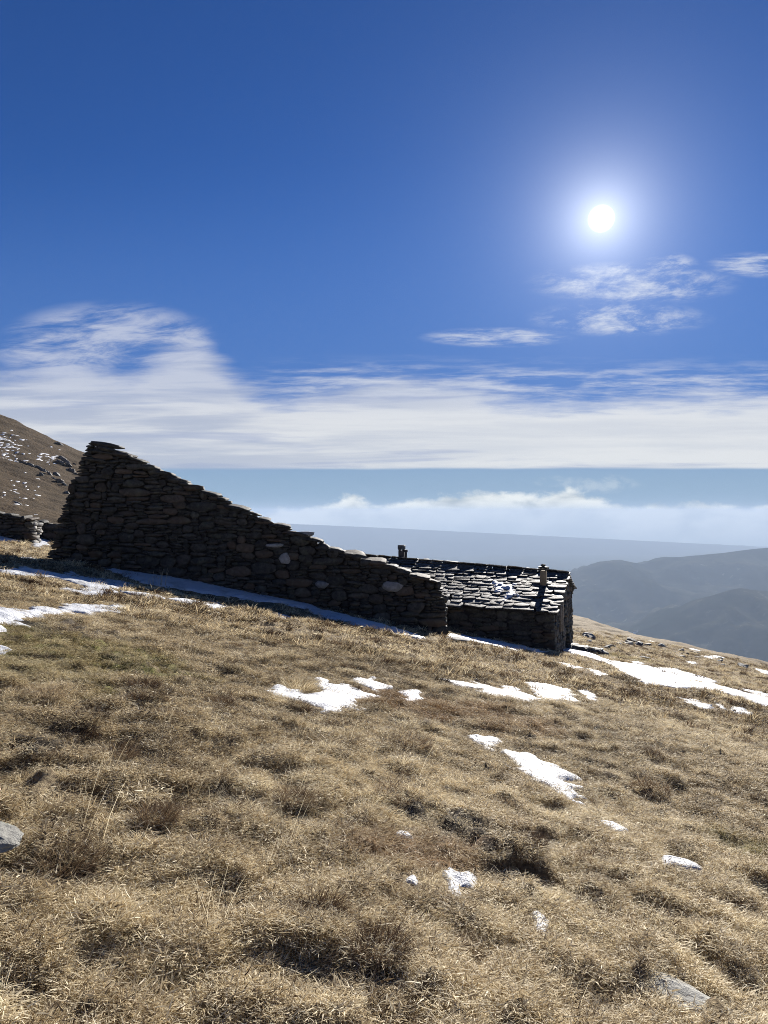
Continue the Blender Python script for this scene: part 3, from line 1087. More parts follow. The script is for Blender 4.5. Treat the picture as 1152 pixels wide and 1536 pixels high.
def build_hut():
    rs = np.random.default_rng(21)
    th, W, L = HUT['th'], HUT['W'], HUT['L']
    ze, zr = -4.06, -2.89          # eave and ridge height at the right gable
    ke, kr = 0.034, 0.062          # both rise slowly towards the left
    t = empty('stone_hut', (HUT['x'], HUT['y'], ze), -th)
    tag(t, 'low stone hut with a slab roof and two chimneys beyond the ruined wall', 'hut')
    # local frame: x to the right along the front wall (negative inside), y to the back, z up; origin at the front right eave

    def eave(u):
        return -ke * u

    def crest(u):
        return (zr - ze) - kr * u

    def roof_z(u, v):
        f = np.minimum(v, W - v) / (W / 2)
        return eave(u) + (crest(u) - eave(u)) * f

    def gz(u, v):
        gx = HUT['x'] + u * math.cos(th) + v * math.sin(th)
        gy = HUT['y'] - u * math.sin(th) + v * math.cos(th)
        return T0(gx, gy) - ze

    # walls: one body under the roof, faced with stones
    nu = 12
    us = np.linspace(-L, -.14, nu)
    front = [(u, 0.14) for u in us]
    V, Q = [], []
    ring = [(-L, .14), (-.14, .14), (-.14, W / 2), (-.14, W - .14), (-L, W - .14), (-L, W / 2)]
    for (u, v) in ring:
        V.append((u, v, gz(u, v) - .6))
    for (u, v) in ring:
        V.append((u, v, roof_z(u, v) - .12))
    Q = [[i, (i + 1) % 6, (i + 1) % 6 + 6, i + 6] for i in range(6)]
    me = bpy.data.meshes.new('wall')
    me.from_pydata(V, [], Q + [[6, 7, 8, 11], [8, 9, 10, 11]])
    me.materials.append(M_CORE)
    wall = link('wall', me, t)
    it = pack(-L, 0, lambda u: gz(u, 0 * u), lambda u: eave(u) - .10, rs, .14, .08)
    face_of_stones(wall, it, rs, lambda u, z: (u, 0, z, 0.0), .3, 140)
    # gable, with an arched opening low down
    oc, ow, ot = 6.2, .75, float(gz(0, 5.2)) + 1.15
    it = pack(0, W, lambda v: gz(0 * v, v), lambda v: roof_z(0 * v, v) - .10, rs, .15, .1)
    it = [q for q in it if not (abs(q[0] - oc) < ow + q[2] * .35 and q[1] - q[3] * .3 < ot - .8 * (abs(q[0] - oc) / ow) ** 2 * .5)]
    face_of_stones(wall, it, rs, lambda v, z: (0, v, z, math.pi / 2), .28, 140)
    lip = link('lintel', STONES[3], wall, (-.02, oc, ot + .14), (0, 0, math.pi / 2), (1.9, .35, .24))
    for dv, px_ in ((2.1, .10), (3.0, .10)):
        V2, Q2 = box_arr(-.02, px_, dv - .07, dv + .07, float(gz(0, dv)) + .9, float(roof_z(0, dv)) - .12)
        link('timber_post', mesh_np('timber_post', V2, Q2, M_WOOD), wall)
    # roof: deck, rows of overlapping slabs lying flatter than the slope, ridge stones
    pitch = math.atan2(zr - ze, W / 2)
    V = []
    for (u, v) in [(-L - .1, -.05), (.1, -.05), (.1, W / 2), (.1, W + .05), (-L - .1, W + .05), (-L - .1, W / 2)]:
        V.append((u, v, roof_z(u, np.clip(v, 0, W)) - .05))
    V += [(a, b, c - .07) for a, b, c in V]
    me = bpy.data.meshes.new('roof')
    me.from_pydata(V, [], [[0, 1, 2, 5], [5, 2, 3, 4], [11, 8, 7, 6], [10, 9, 8, 11]] + [[i + 6, (i + 1) % 6 + 6, (i + 1) % 6, i] for i in range(6)])
    me.materials.append(M_CORE)
    roof = link('roof', me, t)

    def slab_mesh(seed):
        r = np.random.default_rng(seed)
        n = 8
        ang = np.linspace(0, 2 * np.pi, n, endpoint=False) + r.uniform(-.2, .2, n)
        sq = 1 / np.maximum(np.abs(np.cos(ang)), np.abs(np.sin(ang)))
        rad = (.35 + .65 * sq) * r.uniform(.85, 1.05, n) * .5
        x, y = np.cos(ang) * rad, np.sin(ang) * rad
        tz = r.uniform(-.12, .12, n)
        Vv = np.concatenate([np.stack([x, y, np.full(n, -.5)], 1), np.stack([x * .97, y * .97, .5 + tz], 1), [[0, 0, .55]]])
        Qq = [[i, (i + 1) % n, (i + 1) % n + n, i + n] for i in range(n)]
        Tt = [[i + n, (i + 1) % n + n, 2 * n] for i in range(n)] + [[0, i + 1, i] for i in range(1, n - 1)]
        return mesh_np('slab', Vv, [np.array(Qq), np.array(Tt)], M_SLAB)

    SL = [slab_mesh(400 + i) for i in range(14)]
    rows = 14
    flat = math.radians(7.5)
    count = 0
    hid = []
    for j in range(rows):
        v0 = -.30 + j * (W / 2 + .22) / rows
        u = .22 + rs.uniform(-.1, .1)
        while u > -L - .1:
            w = float(np.clip(rs.lognormal(-.62, .38), .26, 1.1)) * (1.25 if j < 2 else .92)
            dep = rs.uniform(.62, .85)
            uc = u - w / 2
            v = v0 + rs.uniform(-.08, .08)
            th_ = rs.uniform(.05, .10)
            vc = v + dep / 2 * .9
            nz = float(roof_z(uc, np.clip(v + .18, 0, W / 2))) + .015 + (v + .18 - np.clip(v + .18, 0, W / 2)) * .2
            zc = nz + math.sin(flat) * (vc - v - .18) + .035 + rs.uniform(-.012, .02)
            rot = (flat + rs.normal(.015, .03), rs.normal(.02, .028), rs.normal(0, .11))
            args = (SL[rs.integers(len(SL))], (uc, vc, zc), rot, (w * 1.06, dep, th_))
            if count < 300:
                link('slab', args[0], roof, args[1], args[2], args[3])
                count += 1
            else:
                hid.append(args)
            u -= w * .97
    # ridge stones and the far slope
    u = .2
    while u > -L - .2:
        w = rs.uniform(.55, 1.0)
        uc = u - w / 2
        zc = float(roof_z(uc, W / 2)) + .065 + rs.uniform(-.01, .02)
        link('ridge_stone', SL[rs.integers(len(SL))], roof, (uc, W / 2 + .05, zc), (rs.normal(-.12, .02), rs.normal(.06, .02), rs.normal(0, .05)), (w * 1.1, .7, .09))
        u -= w
    for j in range(8):
        v0 = W + .1 - j * (W / 2) / 8
        u = .24
        while u > -.8 if j > 0 else u > -L:
            w = rs.uniform(.5, .9)
            uc = u - w / 2
            link('verge_slab', SL[rs.integers(len(SL))], roof, (uc, v0 - .3, float(roof_z(uc, min(v0 - .1, W))) + .02), (-flat, rs.normal(0, .03), rs.normal(0, .1)), (w, .8, .07))
            u -= w
    # right chimney: square tan stack with a slab cap on corner stones
    def chimney(u, v, wd, hgt, matl, capw, label, cat):
        zb = float(roof_z(u, v)) - .1
        c = empty('chimney', (u, v, zb))
        c.parent = t
        V1, Q1 = box_arr(-wd / 2, wd / 2, -wd / 2, wd / 2, 0, hgt)
        o = link('stack', mesh_np('stack', V1, Q1, matl), c)
        bv = o.modifiers.new('edge', 'BEVEL')
        bv.width = .015
        return c, o
    c, o = chimney(-.78, 3.0, .28, .80, M_TAN, .4, '', '')
    for a, b in ((-.12, -.12), (.12, -.12), (.12, .12), (-.12, .12)):
        V1, Q1 = box_arr(a - .03, a + .03, b - .03, b + .03, .80, .90)
        link('cap_foot', mesh_np('cap_foot', V1, Q1, M_SLAB), c)
    link('cap', SL[2], c, (0, 0, .935), (0, .03, .2), (.50, .50, .07))
    link('cap_stone', STONES[4], c, (0, -.09, 1.03), (0, 0, 0), (.22, .18, .13))
    # left chimney: dark square stack with a broad cap and a thin flue pipe beside it
    c2, o2 = chimney(-8.05, W / 2 + .1, .27, .58, M_DROCK, .3, '', '')
    for a, b in ((-.1, -.1), (.1, -.1), (.1, .1), (-.1, .1)):
        V1, Q1 = box_arr(a - .03, a + .03, b - .03, b + .03, .58, .62)
        link('cap_foot', mesh_np('cap_foot', V1, Q1, M_DROCK), c2)
    V1, Q1 = box_arr(-.165, .165, -.165, .165, .62, .85)
    o = link('cap', mesh_np('cap', V1, Q1, M_DROCK), c2)
    o.modifiers.new('edge', 'BEVEL').width = .03

    def tube(r, z0, z1, n=14):
        a = np.linspace(0, 2 * np.pi, n, endpoint=False)
        Vv = np.concatenate([np.stack([np.cos(a) * r, np.sin(a) * r, np.full(n, z)], 1) for z in (z0, z1)])
        Qq = np.array([[i, (i + 1) % n, (i + 1) % n + n, i + n] for i in range(n)])
        me = bpy.data.meshes.new('pipe')
        me.from_pydata([tuple(v) for v in Vv], [], [list(map(int, f)) for f in Qq] + [list(range(n - 1, -1, -1)), list(range(n, 2 * n))])
        me.materials.append(M_IRON)
        return me
    link('flue_pipe', tube(.06, 0, .50), c2, (.24, -.05, 0))
    link('pipe_cap', tube(.095, .50, .62), c2, (.24, -.05, 0))
    # old snow caught on the slabs
    rs2 = np.random.default_rng(4)
    g = 80
    uu = np.linspace(-3.3, -1.55, g)
    vv = np.linspace(.6, 4.0, g)
    UU, VV = np.meshgrid(uu, vv, indexing='ij')
    ax = -2.9 + (VV - .6) * .12
    d = 1 - np.sqrt(((UU + 2.35 + (VV - 1.9) * .2) / .42) ** 2 + ((VV - 2.0) / .95) ** 2) + .75 * fbm(UU * 3.0, VV * 2.2, 91, 3)
    lump = .05 * fbm(UU * 4, VV * 3.2, 92, 2)
    Z = roof_z(UU, VV) + .02 + .03 + .075 * (1 - np.exp(-np.clip(d, -1, 3) / .2)) + .7 * lump
    idx = np.arange(g * g).reshape(g, g)
    Q = np.stack([idx[:-1, :-1], idx[1:, :-1], idx[1:, 1:], idx[:-1, 1:]], -1).reshape(-1, 4)
    keep = (d.ravel()[Q] > -.12).any(1)
    u_, inv = np.unique(Q[keep], return_inverse=True)
    Vs = np.stack([UU.ravel(), VV.ravel(), Z.ravel()], 1)[u_]
    ca, sa = math.cos(-th), math.sin(-th)
    Vw = np.stack([Vs[:, 0] * ca - Vs[:, 1] * sa, Vs[:, 0] * sa + Vs[:, 1] * ca, Vs[:, 2]], 1)
    o = link('snow_patch', mesh_np('snow_patch', Vw, inv.reshape(-1, 4), M_SNOW, True), None, (HUT['x'], HUT['y'], ze))
    tag(o, 'lumpy leftover snow on the slab roof of the hut', 'snow patch', 'snow patches')


build_hut()


# ---------------------------------------------------------------- snow patches on the turf
def build_snow():
    for i, (label, thick, P) in enumerate(SNOW):
        lo, hi = P.min(0) - .25, P.max(0) + .25
        ext = hi - lo
        n = [int(np.clip(e / 0.045, 56, 190)) for e in ext]
        gx, gy = np.linspace(lo[0], hi[0], n[0]), np.linspace(lo[1], hi[1], n[1])
        GX, GY = np.meshgrid(gx, gy, indexing='ij')
        x, y = GX.ravel(), GY.ravel()
        sdv = sdist(P, x, y)
        size = math.sqrt(abs(ext[0] * ext[1]))
        core = float(max(sdv.max(), .02))
        fall = float(np.clip(core * .42, .008, .09))
        rag = float(np.clip(core * .40, .008, .15))
        big = float(np.clip(core / .25, .15, 1))
        d = sdv + rag * .8 * fbm(x / (rag * 6), y / (rag * 6), 60 + i, 3) + big * (.15 * fbm((x + y * .3) * 3.4, (y - x * .3) * 4.6, 160 + i, 2) + .05 * vn(x * 13, y * 9, 260 + i))
        zs = T(x, y, np.maximum(snow_depth(x, y), sdv))
        h = .010 + min(thick * .5 + .006, .014 + core * .22) * (1 - np.exp(-np.clip(d + fall * .6, 0, None) / fall)) - .012 + np.clip(d + fall * .6, -.3, 0) * .8
        z = zs + h + .012 * vn(x * 4, y * 4, 80) * (d > .05)
        idx = np.arange(len(x)).reshape(n)
        Q = np.stack([idx[:-1, :-1], idx[1:, :-1], idx[1:, 1:], idx[:-1, 1:]], -1).reshape(-1, 4)
        keep = (d[Q] > -.10).any(1)
        if not keep.any():
            continue
        u, inv = np.unique(Q[keep], return_inverse=True)
        c = np.array([P[:, 0].mean(), P[:, 1].mean(), 0.0])
        c[2] = float(T(np.array([c[0]]), np.array([c[1]]))[0])
        V = np.stack([x, y, z], 1)[u] - c
        o = link('snow_patch', mesh_np('snow_patch', V, inv.reshape(-1, 4), M_SNOW, True), None, tuple(c))
        tag(o, label, 'snow patch', 'snow patches')


build_snow()


# ---------------------------------------------------------------- loose rocks
def rock_mesh(seed, mat, sub=3, rough=.22):
    import bmesh
    bm = bmesh.new()
    bmesh.ops.create_icosphere(bm, subdivisions=sub, radius=1.0)
    r = np.random.default_rng(seed)
    off = r.uniform(-50, 50, 3)
    cuts = [(r.normal(size=3), r.uniform(.55, .9)) for _ in range(7)]
    for v in bm.verts:
        p = np.array(v.co)
        for nrm, dd in cuts:
            nn = nrm / np.linalg.norm(nrm)
            e = p @ nn - dd
            if e > 0:
                p = p - nn * e * .9
        q = p * 2.0 + off
        k = float(vn(np.array(q[0] + q[2] * .7), np.array(q[1] - q[2] * .6), seed)) + .5 * float(vn(np.array(q[0] * 2.3), np.array(q[1] * 2.3 + q[2] * 2), seed + 1)) + (.30 * float(vn(np.array(q[0] * 6 + q[2]), np.array(q[1] * 6 - q[2] * 4), seed + 2)) + .16 * float(vn(np.array(q[0] * 15 + q[2] * 3), np.array(q[1] * 15 - q[2] * 9), seed + 3)) if sub > 3 else 0)
        v.co = p * (1 + rough * .5 * k)
    me = bpy.data.meshes.new('rock')
    bm.to_mesh(me)
    bm.free()
    me.materials.append(mat)
    return me


BOULDERS = [(*ground_hit(1030, 1508), .19), (*ground_hit(-24, 1288), .17)]


def build_rocks():
    rs = np.random.default_rng(31)
    for (px, py, sx, sy, sz, rz, tilt, sink, label) in [
            (1030, 1508, .28, .15, .07, -.75, .10, .0, 'long flat grey boulder sunk in turf at the bottom right'),
            (-24, 1288, .16, .18, .06, .9, 0, .0, 'pale lichen-covered boulder at the left edge of the foreground')]:
        x, y, z = on(px, py)
        o = link('boulder', rock_mesh(abs(int(px)) + 40, M_ROCK, 5, .17), None, (x, y, z + sz * (.55 if px > 100 else .25)), (0, tilt, rz), (sx, sy, sz))
        tag(o, label, 'boulder')
    lib = [rock_mesh(600 + i, M_ROCK, 2, .25) for i in range(8)]
    dlib = [rock_mesh(650 + i, M_DROCK, 2, .25) for i in range(8)]
    # slab rubble heaped beside the gable
    for i in range(34):
        px = rs.uniform(858, 905)
        py = np.interp(px, [856, 905], [957, 976]) + rs.normal(0, 4.5)
        x, y = ground_hit(px, py)
        y = min(y, 37)
        x = (px - 576) / F * y
        z = float(T(np.array([x]), np.array([y]))[0])
        s = rs.uniform(.12, .34)
        o = link('rubble_slab', (lib if rs.random() < .6 else dlib)[rs.integers(8)], None, (x, y, z + s * .22 + rs.uniform(0, .12)),
                 (rs.normal(0, .22), rs.normal(.15, .22), rs.uniform(0, 6)), (s * 1.5, s, s * rs.uniform(.22, .42)))
        tag(o, ('flat' if o.scale[2] < .32 * o.scale[1] else 'chunky') + (' pale' if o.data in lib else ' dark') + ' slab '
            + ('in the rubble heap close against the hut gable' if px < 874 else 'on the outer side of the rubble heap beside the hut'), 'rock', 'rubble slabs beside the hut')
    # rocks along the grassy crest
    for i in range(38):
        px = rs.uniform(865, 1160)
        f = rs.random() ** 1.6
        py = np.interp(px, [860, 930, 1000, 1060, 1152], [950, 958, 968, 975, 994]) + 3 + f * 22
        x, y = ground_hit(px, py)
        if y > 75:
            y = 75 * rs.uniform(.8, 1)
            x = (px - 576) / F * y
        z = float(T(np.array([x]), np.array([y]))[0])
        s = rs.uniform(.14, .42) * (1.25 if f < .2 else .8)
        o = link('crest_rock', (dlib if rs.random() < .75 else lib)[rs.integers(8)], None, (x, y, z + s * .15),
                 (rs.normal(0, .15), rs.normal(.2, .15), rs.uniform(0, 6)), (s * 1.4, s, s * rs.uniform(.35, .7)))
        tag(o, ('larger' if s > .3 else 'small') + (' pale' if o.data in lib else ' dark') + ' rock '
            + ('on the skyline of the grassy crest, ' if f < .2 else 'in turf between the crest and the longest drift, ')
            + ('towards the rubble heap' if px < 960 else 'in the middle stretch' if px < 1060 else 'towards its right end'), 'rock', 'rocks along the crest')
    # flat stone at the foot of the wall end
    x, y, z = on(686, 963)
    o = link('flat_stone', lib[1], None, (x, y, z + .06), (0, .08, .2), (.55, .3, .06))
    tag(o, 'flat pale stone on the turf at the right foot of the ruined wall', 'stone')


build_rocks()


# ---------------------------------------------------------------- rock outcrops and snow specks on the hill
def hill_pt(px, py):
    x, y = ground_hit(px, py)
    return x, y, float(T(np.array([x]), np.array([y]))[0])


def build_hill_detail():
    rs = np.random.default_rng(61)
    lib = [rock_mesh(700 + i, M_DROCK, 3, .35) for i in range(8)]
    for pts, label in (([(92, 690), (98, 696), (104, 702), (108, 708), (90, 697), (112, 700), (114, 712)], 'dark rock outcrop on the hillside just left of the wall top'),
                       ([(34, 698), (42, 700), (50, 704), (58, 706), (66, 710), (74, 716), (82, 722), (90, 726), (97, 730), (100, 738), (62, 716), (86, 716)], 'long jagged rock outcrop slanting down the left hillside'),
                       ([(90, 668), (86, 666)], 'small rock knob near the skyline of the left hill'),
                       ([(26, 753), (29, 755)], 'single dark rock low on the left hillside')):
        ps = [hill_pt(*p) for p in pts]
        t = empty('rock_outcrop', ps[0])
        tag(t, label, 'rock outcrop')
        for p in ps:
            s = p[1] / F * rs.uniform(2.6, 5.5)
            link('rock', lib[rs.integers(8)], t, (p[0] - ps[0][0], p[1] - ps[0][1], p[2] - ps[0][2] + s * .1), (rs.normal(0, .3), rs.normal(.45, .2), rs.normal(.5, .4)), (s * 1.6, s, s * rs.uniform(.5, .9)))
    # specks of snow lying between the tussocks of the hill
    V, Fq, off = [], [], 0
    for i in range(330):
        if i < 270:
            px = rs.uniform(-40, 46) - abs(rs.normal(0, 6))
            py = rs.normal(668, 14) + max(px, 0) * .35
            if rs.random() < max(0, (px - 12) / 40):
                continue
        elif i < 300:
            px, py = rs.uniform(0, 60), rs.normal(735, 18)
        else:
            px, py = rs.normal(80, 12), rs.normal(690, 6)
        x, y = ground_hit(px, py)
        sx = y / F * rs.uniform(.9, 3.4)
        n = 9
        a = np.linspace(0, 2 * np.pi, n, endpoint=False)
        rr = rs.uniform(.5, 1.1, n)
        vx, vy = x + np.cos(a) * rr * sx, y + np.sin(a) * rr * sx * 3.0
        vz = T(vx, vy)
        cz = float(T(np.array([x]), np.array([y]))[0]) + .10
        V.append(np.concatenate([np.stack([vx, vy, vz - .02], 1), np.stack([x + np.cos(a) * rr * sx * .6, y + np.sin(a) * rr * sx * 1.8, vz * .4 + cz * .6], 1), [[x, y, cz]]]))
        for j in range(n):
            k = (j + 1) % n
            Fq += [[off + j, off + k, off + k + n], [off + j, off + k + n, off + j + n], [off + j + n, off + k + n, off + 2 * n]]
        off += 2 * n + 1
    o = link('snow_specks', mesh_np('snow_specks', np.concatenate(V), np.array(Fq), M_SNOW))
    tag(o, 'specks of snow scattered over the left hillside', 'snow', kind='stuff')


build_hill_detail()


# ---------------------------------------------------------------- grass
def blades(n, R, L, w, a0, bend, lean, rs, tint=(.2, .95), wild=.25, flat=False):
    """n curved blades rooted in a disc; returns vertices, faces, tint"""
    ph = rs.uniform(0, 2 * np.pi, n)
    rr = R * np.sqrt(rs.uniform(0, 1, n))
    root = np.stack([np.cos(ph) * rr, np.sin(ph) * rr, np.full(n, -.012)], 1)
    az = ph + rs.normal(0, .7, n)
    out = np.stack([np.cos(az), np.sin(az)], 1) * rs.uniform(.35, 1, n)[:, None] + np.array(lean)[None, :] + rs.normal(0, wild, (n, 2))
    mag = np.linalg.norm(out, axis=1) + 1e-6
    dirh = out / mag[:, None]
    ang0 = np.clip(a0 * mag * rs.uniform(.4, 1.3, n), 0.03, 1.35)
    bd = bend * rs.uniform(.4, 1.4, n)
    fa = rs.uniform(0, np.pi, n)
    side = np.stack([np.cos(fa), np.sin(fa), np.zeros(n)], 1)
    if flat:                    # fallen blades lie on their broad side
        side = np.stack([-dirh[:, 1], dirh[:, 0], rs.normal(0, .35, n)], 1)
        ang0 = rs.uniform(1.15, 1.5, n)
        bd = rs.normal(.1, .35, n)
        root[:, 2] = rs.uniform(.0, .028, n)
    ln = rs.uniform(L[0], L[1], n)
    ss = np.array([0, .38, .72, 1.0])
    P = [root]
    for i in range(3):
        am = ang0 + bd * (ss[i] + ss[i + 1]) / 2
        st = (ss[i + 1] - ss[i]) * ln
        P.append(P[-1] + np.stack([dirh[:, 0] * np.sin(am) * st, dirh[:, 1] * np.sin(am) * st, np.cos(am) * st], 1))
    ww = w * rs.uniform(.6, 1.3, n)
    V = np.empty((n, 7, 3))
    for i, f in enumerate((1.0, .9, .6)):
        V[:, 2 * i] = P[i] - side * (ww * f / 2)[:, None]
        V[:, 2 * i + 1] = P[i] + side * (ww * f / 2)[:, None]
    V[:, 6] = P[3]
    b = (np.arange(n) * 7)[:, None]
    Q = np.concatenate([b + np.array([[0, 1, 3, 2]]), b + np.array([[2, 3, 5, 4]])])
    Tt = b + np.array([[4, 5, 6]])
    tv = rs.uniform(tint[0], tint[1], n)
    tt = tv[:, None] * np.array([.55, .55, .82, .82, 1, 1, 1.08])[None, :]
    return V.reshape(-1, 3), Q, Tt, tt.ravel()


def join_blades(parts):
    V, Q, Tt, t, off = [], [], [], [], 0
    for v, q, tr, ti in parts:
        V.append(v)
        Q.append(q + off)
        Tt.append(tr + off)
        t.append(ti)
        off += len(v)
    return np.concatenate(V), np.concatenate(Q), np.concatenate(Tt), np.concatenate(t)


def tuft_obj(name, coll, parts, mat):
    V, Q, Tt, t = join_blades(parts)
    me = mesh_np(name, V, [Q, Tt], mat)
    attr(me, 'tint', t.astype(np.float32))
    o = bpy.data.objects.new(name, me)
    coll.objects.link(o)
    return o


LEAN = (.42, -.28)


def scatter_group(coll):
    ng = bpy.data.node_groups.new('grass_scatter', 'GeometryNodeTree')
    ng.interface.new_socket('Geometry', in_out='INPUT', socket_type='NodeSocketGeometry')
    ng.interface.new_socket('Geometry', in_out='OUTPUT', socket_type='NodeSocketGeometry')
    N = ng.nodes
    gi, go = N.new('NodeGroupInput'), N.new('NodeGroupOutput')
    ci = N.new('GeometryNodeCollectionInfo')
    ci.inputs[0].default_value = coll
    ci.inputs[1].default_value = True
    ci.inputs[2].default_value = True
    io = N.new('GeometryNodeInstanceOnPoints')
    io.inputs['Pick Instance'].default_value = True

    def na(name, typ):
        n = N.new('GeometryNodeInputNamedAttribute')
        n.data_type = typ
        n.inputs[0].default_value = name
        return n.outputs[0]
    L = ng.links
    L.new(gi.outputs[0], io.inputs['Points'])
    L.new(ci.outputs[0], io.inputs['Instance'])
    L.new(na('pick', 'INT'), io.inputs['Instance Index'])
    L.new(na('turn', 'FLOAT_VECTOR'), io.inputs['Rotation'])
    L.new(na('size', 'FLOAT'), io.inputs['Scale'])
    L.new(io.outputs[0], go.inputs[0])
    return ng


def scatter(name, label, coll, x, y, pick, size, shade, rs, spin=True):
    z = T(x, y)
    e = .06
    sx = (T0(x + e, y) - T0(x - e, y)) / (2 * e)
    sy = (T0(x, y + e) - T0(x, y - e)) / (2 * e)
    n = len(x)
    turn = np.stack([np.arctan(sy) * .7, -np.arctan(sx) * .7, rs.normal(0, .9, n) if spin else rs.uniform(-3.1, 3.1, n)], 1)
    me = bpy.data.meshes.new(name)
    me.vertices.add(n)
    me.vertices.foreach_set('co', np.stack([x, y, z], 1).astype(np.float32).ravel())
    attr(me, 'pick', pick.astype(np.int32), typ='INT')
    attr(me, 'turn', turn.astype(np.float32), typ='FLOAT_VECTOR')
    attr(me, 'size', size.astype(np.float32))
    attr(me, 'shade', shade.astype(np.float32))
    attr(me, 'green', spots(MOSS, x, y, 5).astype(np.float32))
    attr(me, 'rusty', spots(RUST, x, y, 7).astype(np.float32))
    o = link(name, me)
    md = o.modifiers.new('scatter', 'NODES')
    md.node_group = scatter_group(coll)
    tag(o, label, 'grass', kind='stuff')
    return o


def sample_fan(rs, n, y0, y1, power, half=.78):
    """points between y0 and y1 in front of the camera, denser near it"""
    u = rs.uniform(0, 1, n)
    a, b = y0 + 3.0, y1 + 3.0
    if abs(power) < 1e-6:
        yy = a * (b / a) ** u
    else:
        yy = (a ** power + u * (b ** power - a ** power)) ** (1 / power)
    x = rs.uniform(-half, half, n) * yy
    return x, yy - 3.0


def build_grass():
    rs = np.random.default_rng(77)
    near = bpy.data.collections.new('near_tufts')
    # 0-5 matted short tufts, 6-9 tussocks, 10-11 loose stalks
    for i in range(6):
        tuft_obj('tuft_%02d' % i, near, [blades(80, .11, (.022, .055), .0037, 1, 1, (LEAN[0] * .6, LEAN[1] * .6), rs, (.25, 1.0), .7, True),
                                        blades(90, .10, (.018, .05), .0036, 1.1, 1.5, (LEAN[0] * .4, LEAN[1] * .4), rs, (.15, 1.05), .7),
                                        blades(6, .08, (.04, .09), .003, .95, 1.3, LEAN, rs, (.3, 1.0), .5)], M_GRASS)
    for i in range(4):
        tuft_obj('tuft_%02d' % (6 + i), near, [blades(170, .07, (.04, .095), .0026, .85, 1.3, LEAN, rs, (.15, 1.0), .3),
                                              blades(80, .12, (.02, .055), .0037, 1.1, 1.0, LEAN, rs, (.2, 1.05), .7, True)], M_GRASS)
    for i in range(2):
        tuft_obj('tuft_%02d' % (10 + i), near, [blades(5, .05, (.18, .42), .0022, .35, .35, (.25, -.1), rs, (.7, 1.0), .3)], M_GRASS)
    for i in range(3):
        tuft_obj('tuft_%02d' % (12 + i), near, [blades(420, .12, (.05, .115), .0031, .8, 1.1, LEAN, rs, (.10, .85), .28)], M_DARKGRASS)
    n = 74000
    x, y = sample_fan(rs, n, .9, 15.0, .45)
    keep = (snow_depth(x, y) < rs.normal(-.09, .035, n)) & (snow_depth(x, y + .10) < -.03) | (rs.uniform(0, 1, n) < .10) & (np.hypot(x - HOLE[0], y - HOLE[1]) > .09)
    for bx, by, br in BOULDERS:
        keep &= np.hypot(x - bx, y - by) > br
    patch = fbm(x * .9, y * .9, 51, 3)
    keep &= rs.uniform(0, 1, n) < np.clip(.95 + patch * .5, .35, 1) * (1 - .75 * spots(BARE, x, y, 6)) * (1 - .35 * spots(MOSS, x, y, 5))
    x, y, patch = x[keep], y[keep], patch[keep]
    n = len(x)
    hum = vn(x * 1.6 + 5, y * 1.6, 55) + .4 * vn(x * 4, y * 4, 56)
    r = rs.uniform(0, 1, n)
    pick = np.where(r < np.clip(.04 + .20 * (hum > .4), 0, .6), rs.integers(6, 10, n), rs.integers(0, 6, n))
    pick = np.where(rs.uniform(0, 1, n) < .003, rs.integers(10, 12, n), pick)
    pick = np.where((rs.uniform(0, 1, n) < .009) & (y > 4.2), rs.integers(12, 15, n), pick)
    size = rs.lognormal(0, .22, n) * np.interp(y, [2, 8, 15], [.82, .98, 1.15])
    shade = .19 * rs.normal(0, 1, n) + .15 * fbm(x * .55, y * .55, 58, 3) + .12 * vn(x * 3.3, y * 3.3, 63) + .07 + .09 * sm((6.5 - y) / 4)
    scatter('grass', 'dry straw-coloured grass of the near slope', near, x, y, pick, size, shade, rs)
    # farther slope: coarser clumps
    far = bpy.data.collections.new('far_tufts')
    for i in range(5):
        tuft_obj('clump_%02d' % i, far, [blades(30, .18, (.03, .08), .010, 1, 1, LEAN, rs, (.2, 1.05), .8, True), blades(36, .17, (.03, .08), .011, 1.15, 1.0, LEAN, rs, (.12, 1.0), .6)], M_GRASS)
    for i in range(3):
        tuft_obj('clump_%02d' % (5 + i), far, [blades(70, .13, (.08, .17), .010, .9, 1.0, LEAN, rs, (.05, .85), .35)], M_GRASS)
    for i in range(3):
        tuft_obj('clump_%02d' % (8 + i), far, [blades(190, .17, (.07, .16), .010, .85, 1.1, LEAN, rs, (.05, .8), .28)], M_DARKGRASS)
    n = 62000
    x, y = sample_fan(rs, n, 13.0, 85.0, .35, .66)
    keep = (snow_depth(x, y) < rs.normal(-.14, .05, n)) & (snow_depth(x, y + .35) < -.1) | (rs.uniform(0, 1, n) < .10)
    keep &= ~((np.abs(y - 24.3) < .45) & (x > -11) & (x < 2.15))
    lx = (x - HUT['x']) * math.cos(HUT['th']) - (y - HUT['y']) * math.sin(HUT['th'])
    ly = (x - HUT['x']) * math.sin(HUT['th']) + (y - HUT['y']) * math.cos(HUT['th'])
    keep &= ~((lx < .1) & (lx > -HUT['L'] - .2) & (ly > -.1) & (ly < HUT['W']))
    patch = fbm(x * .5, y * .5, 52, 3)
    keep &= rs.uniform(0, 1, n) < np.clip(.8 + patch * .6, .25, 1)
    x, y = x[keep], y[keep]
    n = len(x)
    hum = vn(x * 1.1 + 5, y * 1.1, 57)
    pick = np.where(rs.uniform(0, 1, n) < .12 + .3 * (hum > .4), rs.integers(5, 8, n), rs.integers(0, 5, n))
    pick = np.where(rs.uniform(0, 1, n) < .05, rs.integers(8, 11, n), pick)
    size = rs.lognormal(0, .22, n) * np.interp(y, [13, 40, 80], [.95, 1.2, 1.6])
    shade = .19 * rs.normal(0, 1, n) + .16 * fbm(x * .3, y * .3, 59, 3) + .12 * vn(x * 1.6, y * 1.6, 64) + .03
